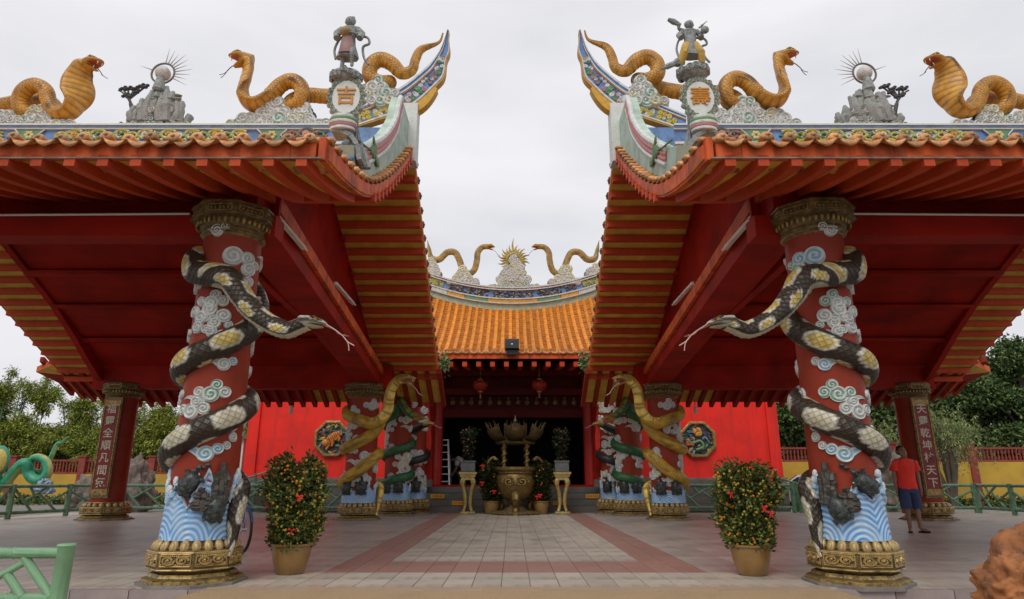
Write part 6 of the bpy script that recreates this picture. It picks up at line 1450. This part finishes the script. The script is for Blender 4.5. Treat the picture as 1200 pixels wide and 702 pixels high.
# ================================================================== RAILINGS
def bamboo(b, p, q, r, nodes=True, m=0):
    p = Vector(p); q = Vector(q); L_ = (q-p).length; n = max(1, int(L_/.28)) if nodes else 1; pts = []; rr = []
    for i in range(n):
        for f, k in ((.02, 1.0), (.94, 1.0), (.97, 1.14), (1.0, 1.0)): pts.append(p.lerp(q, (i+f)/n)); rr.append(r*k)
    b.tube(pts, rr, 9, m=m)
def railing(pts, label, h=.86, r=.05, bay=1.75, z0=0., mt=green_b):
    t = thing('bamboo_railing', pts[0], label, 'railing', 'green bamboo style railings')
    for a_, b_ in zip(pts, pts[1:]):
        a_ = Vector(a_); b_ = Vector(b_); n = max(1, round((b_-a_).length/bay)); up = Vector((0, 0, 1))
        for i in range(n+1):
            p = a_.lerp(b_, i/n); m = MB(); bamboo(m, p, p+up*(h+.06), r*1.5); m.build('post', mt, t)
        for z in (h, .16): m = MB(); bamboo(m, a_+up*z, b_+up*z, r*.95); m.build('rail', mt, t)
        for i in range(n):
            f = lambda x, z: a_.lerp(b_, (i+x)/n)+up*(z*(h-.16)+.16)
            fl_ = i % 2
            for (x0, z0_, x1, z1) in ((.0, 1, .38, 0), (.22, .42, .62, 1), (.45, .72, .8, .0), (.62, .36, 1.0, .8), (.28, 1, .38, .62)):
                if fl_: x0, x1 = 1-x0, 1-x1
                m = MB(); bamboo(m, f(x0, z0_), f(x1, z1), r*.72, False); m.build('brace', mt, t)
    return t
railing([(-12.9, 22.25, 0), (-14.2, 17.0, 0)], 'green bamboo style railing along the left side of the plaza')
railing([(-12.75, 22.25, 0), (-9.3, 22.25, 0)], 'green bamboo style railing at the back left behind the couplet column')
railing([(-9.1, 22.3, 0), (-5.3, 22.3, 0)], 'green bamboo style railing before the base of the left red wall')
railing([(5.4, 22.3, 0), (9.2, 22.3, 0)], 'green bamboo style railing before the base of the right red wall')
railing([(9.4, 22.25, 0), (15.1, 22.25, 0)], 'green bamboo style railing at the back right behind the man in red')
railing([(15.15, 22.2, 0), (15.1, 16.0, 0)], 'green bamboo style railing along the right side of the plaza')
for s in (-1, 1):
    M, X = side(s); t = thing('stair_handrail', X((-8.9, 22.9, 0)), f'pale green sloping handrail by the outer corner of the {"left" if s < 0 else "right"} red wall', 'handrail', 'sloping handrails by the red walls')
    for z in (1.05, .8): m = MB(M); bamboo(m, (-9.5, 22.7, z-.15), (-7.9, 22.7, z+.35), .03, False); m.build('rail', green_b, t)
    m = MB(M)
    for x in (-9.4, -8.6, -7.95): bamboo(m, (x, 22.7, 0), (x, 22.7, .95+(x+9.5)*.31), .04); 
    m.build('rail_posts', green_b, t, kind='stuff')
# near railing at the lower left
t = thing('bamboo_railing', (-3.1, 4.6, -.14), 'pale green bamboo style railing in the near left corner of the picture', 'railing', 'green bamboo style railings')
Yn = 4.6; q = lambda u, v: atY(u, v, Yn)
a_ = q(79, 637); m = MB(); bamboo(m, (a_.x, Yn, -.14), (a_.x, Yn, a_.z), .052); m.build('post', green_l, t)
a2 = q(-95, 637); m = MB(); bamboo(m, (a2.x, Yn, -.14), (a2.x, Yn, a2.z), .052); m.build('post', green_l, t)
z1 = q(0, 648).z; m = MB(); bamboo(m, (a2.x, Yn, z1), (a_.x, Yn, z1), .034); m.build('rail', green_l, t)
z2 = q(0, 701).z; m = MB(); bamboo(m, (a2.x, Yn, z2), (a_.x, Yn, z2), .03); m.build('rail', green_l, t)
for (u0, v0, u1, v1) in ((28, 652, 60, 700), (31, 658, -4, 677), (8, 673, 26, 700), (-30, 652, -8, 690), (-60, 652, -90, 700)):
    m = MB(); bamboo(m, q(u0, v0), q(u1, v1), .028 if u0 != 31 else .022, False); m.build('brace', green_l, t)
# reddish boulders at the lower right
rock_m = mat('orange_brown_rock', (.36, .14, .05), .9, var=.5, scale=9, bump=1.0, bscale=14, dirt=((.04, .028, .025), .97, 4.5))
rock_g = mat('dull_grey_brown_rock', (.17, .14, .115), .85, var=.3, scale=4, bump=.8, bscale=9, dirt=((.06, .05, .045), .7, 3))
def boulder(name, c, r, seed, label, mt, group, cat='rock'):
    import bmesh
    bm = bmesh.new(); bmesh.ops.create_icosphere(bm, subdivisions=5, radius=1)
    for v in bm.verts:
        p = v.co.copy(); o = Vector((seed*3.1, seed*1.7, 0)); d = 1+.30*noise.noise(p*1.3+o)+.16*noise.noise(p*3+o)+.06*noise.noise(p*8+o)
        cr_ = abs(noise.noise(p*2.2+o*2)); d -= .10*max(0, 1-cr_*9)
        d += .07*math.copysign(1, noise.noise(p*2.7+o*3))*min(1, abs(noise.noise(p*2.7+o*3))*12)+.05*math.copysign(1, noise.noise(p*5.1+o))*min(1, abs(noise.noise(p*5.1+o))*10); q_ = p*d; q_.z = max(q_.z, -.75); v.co = Vector((q_.x*r[0], q_.y*r[1], q_.z*r[2]))+Vector(c)
    me = bpy.data.meshes.new(name); bm.to_mesh(me); bm.free(); me.materials.append(mt); me.polygons.foreach_set('use_smooth', [True]*len(me.polygons))
    o = bpy.data.objects.new(name, me); C.objects.link(o); return tag(o, label, cat, group)
rc = atY(1190, 645, 4.9); boulder('boulder', (rc.x+.36, 5.1, .24), (.42, .38, .40), 2, 'upper orange brown boulder at the right edge of the picture', rock_m, 'orange boulders at the near right')
rc = atY(1186, 694, 4.3); boulder('boulder', (rc.x+.09, 4.3, rc.z-.03), (.23, .20, .21), 5, 'lower front orange brown boulder with dark cracks at the right edge', rock_m, 'orange boulders at the near right')
rc = atY(1148, 700, 4.7); boulder('boulder', (rc.x+.02, 4.7, -.11), (.13, .12, .10), 7, 'small orange brown stone at the foot of the near right boulders', rock_m, 'orange boulders at the near right')
for (u, v, Y, r, sd_, lb) in ((1048, 585, 25.5, (.9, .8, 1.5), 11, 'tall grey brown rock behind the railing left of the man in red'), (157, 575, 25, (.7, .6, 1.2), 12, 'brown scaly rock behind the railing right of the far left couplet column'), (112, 565, 27, (.9, .7, .9), 13, 'low brown rock behind the far left couplet column')):
    c_ = atY(u, v, Y); boulder('garden_rock', (c_.x, Y, r[2]*.55-.16), r, sd_, lb, rock_g, 'garden rocks beyond the railings')

# ================================================================== BEYOND THE RAILINGS
# green snake sculpture
Y = 24.5; P = [atY(u, v, y) for u, v, y in ((-60, 590, 25), (-35, 585, 24.8), (-12, 577, 24.6), (3, 568, 24.5), (14, 556, 24.5), (24, 545, 24.5), (31, 543, 24.5), (33, 553, 24.6), (37, 560, 24.6), (45, 563, 24.6), (53, 559, 24.6), (56, 549, 24.6), (53, 540, 24.6), (45, 536, 24.6), (38, 538, 24.65), (34, 546, 24.75), (40, 553, 24.9), (50, 552, 25), (57, 541, 25), (62, 531, 25), (67, 520, 25), (72, 519, 25), (77, 514, 25), (82, 512, 25))]
t = thing('green_snake_sculpture', atY(20, 580, 24.5), 'bright green coiled snake sculpture beyond the left railing with its tail raised', 'snake statue')
mb, fr_, Ln = snake_tube(crom(P, 8), lambda q: .20*interp([(0, 1.1), (.5, .9), (.75, .6), (.9, .42), (1, .1)], q), lambda u, L_, a: ((.04, .30, .16, .4) if abs(((a+math.pi) % (2*math.pi))-math.pi) < 2.2 else (.35, .38, .12, 0)), step=.07, n=18, planar=-1); mb.build('body', snake_f, t)
c_ = atY(-2, 540, 24.3); b = MB(); b.sphere(c_, (.42, .16, .55), 14, 10, col=(.04, .25, .14)); b.sphere(c_+Vector((.05, -.08, -.02)), (.32, .12, .45), 12, 8, col=(.5, .38, .08)); b.tube([c_+Vector((0, 0, -.4)), c_+Vector((-.1, 0, -1.2))], [.22, .3], 10, col=(.04, .28, .15)); b.build('hood', paint_v, t)
boulder('painted_stone', atY(52, 572, 24.2), (.30, .25, .28), 21, 'small blue and white painted stone figure under the green snake loop', mat('blue_white_painted_stone', (.25, .33, .45), .6, var=.5, scale=4, bump=.6, dirt=((.03, .03, .03), .95, 3)), None, 'ornament')
# boundary walls
red_dull = mat('dull_red_paint', (.26, .045, .03), .7, var=.2, dirt=((.1, .03, .02), .5, 3))
yel = mat('ochre_yellow_wall', (.50, .31, .04), .75, var=.12, scale=1, bump=.1, dirt=((.3, .2, .04), .5, 1.2))
for s, Yw, ztop, zp, wd in ((-1, 34, 1.30, 2.02, 'left'), (1, 30, 1.80, 2.45, 'right')):
    x0, x1 = (-46, -9.4) if s < 0 else (9.6, 44)
    t = thing('boundary_wall', ((x0+x1)/2, Yw, 0), f'yellow garden wall with red posts and red palings on the far {wd}', 'wall', 'yellow boundary walls')
    b = MB(); b.box(((x0+x1)/2, Yw, ztop/2-.08), (x1-x0, .18, ztop+.16)); b.build('wall_panel', yel, t, False)
    for z_ in (ztop+.05, zp-.06): b = MB(); b.box(((x0+x1)/2, Yw, z_), (x1-x0, .12, .08)); b.build('rail', red_dull, t, False)
    b = MB(); n = int((x1-x0)/.16)
    for i in range(n): b.box((x0+i*.16, Yw, (ztop+zp)/2), (.06, .05, zp-ztop)) if s < 0 else b.lathe([(.02, ztop), (.05, ztop+.2), (.025, (ztop+zp)/2), (.05, zp-.2), (.02, zp)], 6, (x0+i*.16, Yw, 0))
    b.build('palings', red_dull, t, kind='stuff')
    x = x0
    off_ = atY(97 if s < 0 else 1140, 550, Yw).x
    k0 = math.ceil((x0-off_)/3.5)
    while off_+k0*3.5 < x1: b = MB(); b.box((off_+k0*3.5, Yw-.02, zp/2), (.32, .3, zp+.25)); b.box((off_+k0*3.5, Yw-.02, zp+.15), (.4, .38, .08)); b.build('post', red_dull, t, False); k0 += 1
# whitewashed wall of a far building seen past the left front column
t = thing('white_building', (-10.6, 27, 0), 'plain white building wall between the left front column and the red wall', 'building')
b = MB(); b.box((-10.9, 27, 1.2), (1.3, 3, 2.7)); b.build('wall', white_pl, t, False); b = MB(); b.box((-10.9, 27, 2.6), (1.6, 3.3, .12)); b.build('roof', step_m, t, False)
b = MB(); b.box((-10.7, 25.49, 1.75), (.5, .03, .6)); b.build('window', black_m, t, False)
# parked car
ct = thing('parked_car', (12.3, 28.3, -.16), 'silver grey car parked behind the railing beyond the right red wall', 'car')
car = MB(); silver = mat('silver_car_paint', (.42, .42, .43), .3, .3, var=.05, bump=0, coat=.5); glass = mat('car_glass', (.03, .035, .04), .05, bump=0)
Cm = Matrix.Translation((12.5, 28.4, -.16)) @ Matrix.Rotation(R(-25), 4, 'Z')
prof = [(-2.1, .35), (-2.15, .62), (-2.0, .82), (-1.1, .93), (-.45, 1.38), (.75, 1.42), (1.55, .98), (2.1, .9), (2.15, .5), (2.05, .32)]
car = MB(Cm); car.loft([[Vector((x*k_, y, z if z < .9 else .9+(z-.9)*k2)) for x, z in prof] for y, k_, k2 in ((-.86, .97, .85), (-.80, 1, .96), (-.4, 1, 1.03), (0, 1.01, 1.05), (.4, 1, 1.03), (.80, 1, .96), (.86, .97, .85))]); car.build('body', silver, ct)
for sy in (-1, 1):
    b = MB(Cm); b.prism([(-.92, .95), (-.45, 1.30), (.10, 1.34), (.10, .95)], sy*.865, sy*.875, 'y'); b.build('window', glass, ct, False); b = MB(Cm); b.prism([(.18, .95), (.18, 1.34), (.7, 1.33), (1.3, .97)], sy*.865, sy*.875, 'y'); b.build('window', glass, ct, False)
    b = MB(Cm); b.box((-2.1, sy*.62, .70), (.12, .36, .16)); b.build('headlight', white_p, ct)
    for wx in (-1.3, 1.3):
        b = MB(Cm); b.tube([(wx, sy*.70, .32), (wx, sy*.90, .32)], .32, 20); wl = b.build('wheel', black_m, ct); b = MB(Cm); b.tube([(wx, sy*.86, .32), (wx, sy*.91, .32)], .19, 14); b.build('rim', alu, wl)
b = MB(Cm); b.loft([[Vector((-1.12, y, .94)), Vector((-.5, y*.85, 1.38)), Vector((-.46, y*.85, 1.36)), Vector((-1.08, y, .92))] for y in (-.74, .74)]); b.build('windscreen', glass, ct, False)
b = MB(Cm); b.box((-2.16, 0, .42), (.08, 1.5, .16)); b.build('bumper', black_m, ct, False)
# low planting strip and gravel beyond the railings
gs = MB(); gs.box((0, 28, -.13), (90, 11, .05)); o = gs.build('garden_ground', mat('grey_gravel_ground', (.20, .19, .17), .9, var=.3, scale=6, bump=.8, dirt=((.08, .1, .05), .6, .7)), kind='structure')
rs = np.random.RandomState(4); n = 9000; xx = np.where(rs.rand(n) < .5, rs.uniform(-40, -9.6, n), rs.uniform(9.8, 42, n)); P = np.stack([xx, rs.uniform(31.5, 33.6, n)-np.where(xx > 0, 3.2, 0), -.1+rs.rand(n)*.35], 1)
o = leaves('low_shrubs', P, .28, .3, 3, [(.04, .08, .02), (.06, .1, .03), (.03, .05, .02)], None); tag(o, 'low green shrubs along the foot of the yellow boundary walls', 'shrubs')

GAIN = 1.65
# ================================================================== TREES
bark = mat('tree_bark', (.10, .08, .06), .9, var=.3, scale=3, bump=.6)
def tree(name, label, cat, base, blobs, n, ls, asp, cols, seed, group, droop=0., trunk=.25, limbs=True, outk=.6, shell=.35):
    t = thing(name, base, label, cat, group); rs = np.random.RandomState(seed); rng = random.Random(seed); base = Vector(base)
    vol = np.array([b_[1][0]*b_[1][2] for b_ in blobs]); pick = rs.choice(len(blobs), n, p=vol/vol.sum())
    d = rs.normal(size=(n, 3)); d /= np.linalg.norm(d, axis=1)[:, None]; rad = shell+(1-shell)*rs.rand(n)**.5
    # clumps: leaves gather round sub-centres so that gaps stay open
    sub = rs.normal(size=(len(blobs)*26, 3)); sub /= np.linalg.norm(sub, axis=1)[:, None]; sk = rs.randint(0, 26, n)+pick*26
    dd = sub[sk]*.86+d*.36; cen = np.array([b_[0] for b_ in blobs])[pick]; rr = np.array([b_[1] for b_ in blobs])[pick]
    P = cen+dd*rad[:, None]*rr+np.array(base); P[:, 2] = np.maximum(P[:, 2], .2)
    cc = [cols[i] for i in range(len(cols))]
    O = dd/np.linalg.norm(dd, axis=1)[:, None]*outk
    o = leaves('crown', P, ls, asp, seed, cc, t, droop=droop, out=O)
    m = MB(); top = max(b_[0][2] for b_ in blobs); m.tube(crom([base, base+Vector((rng.uniform(-.3, .3), 0, top*.4)), base+Vector((rng.uniform(-.4, .4), 0, top*.9))], 4), [trunk*(1-.08*i) for i in range(9)], 8)
    if limbs:
        for b_ in blobs: c_ = Vector(b_[0]); s0 = base+Vector((0, 0, c_.z*.45)); m.tube(crom([s0, s0.lerp(base+c_, .5)+Vector((0, 0, .3)), base+c_], 3), [trunk*.5*(1-.12*i) for i in range(7)], 6)
    m.build('trunk', bark, t, kind=None); return t
bam = [(.12, .15, .022), (.16, .18, .03), (.08, .11, .018), (.05, .075, .015), (.21, .21, .045)]
rng = random.Random(21)
names = ['at the far left edge', 'second from the left edge', 'behind the green snake sculpture', 'left of the couplet column', 'behind the couplet column', 'right of the couplet column', 'behind the left front column', 'next to the left red wall']
for i, (u, vt) in enumerate(((-60, 470), (0, 448), (55, 455), (100, 470), (150, 478), (190, 486), (235, 478), (275, 484))):
    Y = 38+rng.uniform(-1.5, 2.5); tp = atY(u, vt, Y); bl = []
    H_ = tp.z
    for k in range(8): bl.append(((rng.uniform(-1.9, 1.9), rng.uniform(-1, 1), H_*rng.uniform(.15, .8)), (rng.uniform(1.1, 1.7), 1.2, rng.uniform(.8, 1.3))))
    bl.append(((0, 0, H_*.92), (.9, .8, .9)))
    t = tree('bamboo_clump', f'feathery green bamboo clump {names[i]}', 'bamboo', (tp.x, Y, -.15), bl, 52000, .21, .24, bam, 100+i, 'bamboo clumps beyond the left wall', droop=.6, trunk=.06, outk=.9, shell=.25)
    for k in range(3):
        m = MB(); x = rng.uniform(-1.5, 1.5); hh = H_*rng.uniform(.98, 1.15); c0 = Vector((tp.x+x, Y, 0)); lean = rng.uniform(-1.2, 1.2)
        stem = crom([c0, c0+Vector((0, 0, hh*.6)), c0+Vector((lean*.5, 0, hh*.95)), c0+Vector((lean, 0, hh))], 5); m.tube(stem, [.04]*8+[.02]*8, 5); m.build('stem', green_b, t)
        pp_ = np.array([list(stem[rng.randint(7, 15)]+Vector((rng.gauss(0, .12), rng.gauss(0, .1), rng.gauss(0, .12)))) for _ in range(260)]); leaves('stem_leaves', pp_, .32, .13, k, bam, t, droop=.8)
dk = [(.035, .06, .02), (.05, .085, .028), (.025, .04, .016), (.075, .11, .035), (.1, .13, .05)]
spots = [(925, 470, 42, 'behind the parked car'), (985, 455, 44, 'behind the right front column'), (1035, 470, 44, 'left of the far right couplet column'), (1090, 440, 46, 'behind the willow'), (1140, 415, 46, 'right of the willow'), (1185, 395, 44, 'tallest, at the right edge'), (1240, 380, 46, 'partly outside the right edge')]
for i, (u, vt, Y, nm) in enumerate(spots):
    tp = atY(u, vt, Y); H_ = tp.z; bl = []
    for k in range(10): zf = rng.uniform(.15, .85); wdx = 3.0*(1-abs(zf-.5)); bl.append(((rng.uniform(-wdx, wdx), rng.uniform(-1.5, 1.5), H_*zf), (rng.uniform(1.4, 2.3), 1.6, rng.uniform(1.0, 1.7))))
    bl.append(((0, 0, H_*.88), (1.5, 1.3, 1.3)))
    tree('dark_tree', f'dense dark green tree {nm}', 'tree', (tp.x, Y, -.15), bl, 52000, .26, .55, dk, 200+i, 'dark trees beyond the right wall', droop=.2, trunk=.3)
wl = [(.14, .17, .07), (.18, .2, .08), (.10, .13, .05), (.08, .10, .04)]
for i, (u, vt, Y, nm) in enumerate(((1100, 478, 27.5, 'beside the far right couplet column'), (1010, 490, 31, 'behind the right front column'))):
    tp = atY(u, vt, Y); H_ = tp.z; base = Vector((tp.x, Y, -.1)); t = thing('willow_tree', base, f'pale green drooping willow {nm}', 'tree', 'drooping willows on the right')
    rs = np.random.RandomState(300+i); pts = []
    m = MB(); tops = []
    for k in range(7): e_ = Vector((tp.x+rs.uniform(-1.4, 1.5), Y+rs.uniform(-.8, .8), H_*rs.uniform(.7, .98))); tops.append(e_); m.tube(crom([base+Vector((rs.uniform(-.1, .1), 0, .1)), base.lerp(e_, .5)+Vector((rs.uniform(-.3, .3), 0, .2)), e_], 4), [.11, .1, .09, .08, .07, .05, .04, .03, .02], 6)
    m.build('trunk', bark, t)
    for k in range(150):
        e_ = tops[rs.randint(7)]+Vector((rs.normal()*.5, rs.normal()*.4, rs.normal()*.2)); L_ = rs.uniform(.6, 1.9); dx = rs.normal()*.35
        for q in range(46): f_ = q/46; pts.append((e_.x+dx*f_**.6+rs.normal()*.02, e_.y+rs.normal()*.03, max(.6, e_.z+.15*math.sin(f_*3)-L_*f_**1.5)))
    leaves('crown', np.array(pts), .15, .2, 5+i, wl, t, droop=1.4)
# small palm-like plant behind the left hall corner fills the gap at the roof edge
for s in (-1, 1):
    c_ = atY(521 if s < 0 else 685, 424, 20.6); rs = np.random.RandomState(9); P = np.array([list(c_)]*160)+rs.normal(size=(160, 3))*np.array([.08, .06, .16])
    o = thing('hanging_plant', c_, f'small green plant growing at the {"left" if s < 0 else "right"} end of the hall eave', 'plant', 'plants at the hall eave ends'); leaves('foliage', P, .12, .5, 3, [(.08, .13, .05), (.12, .17, .08)], o, droop=.5)
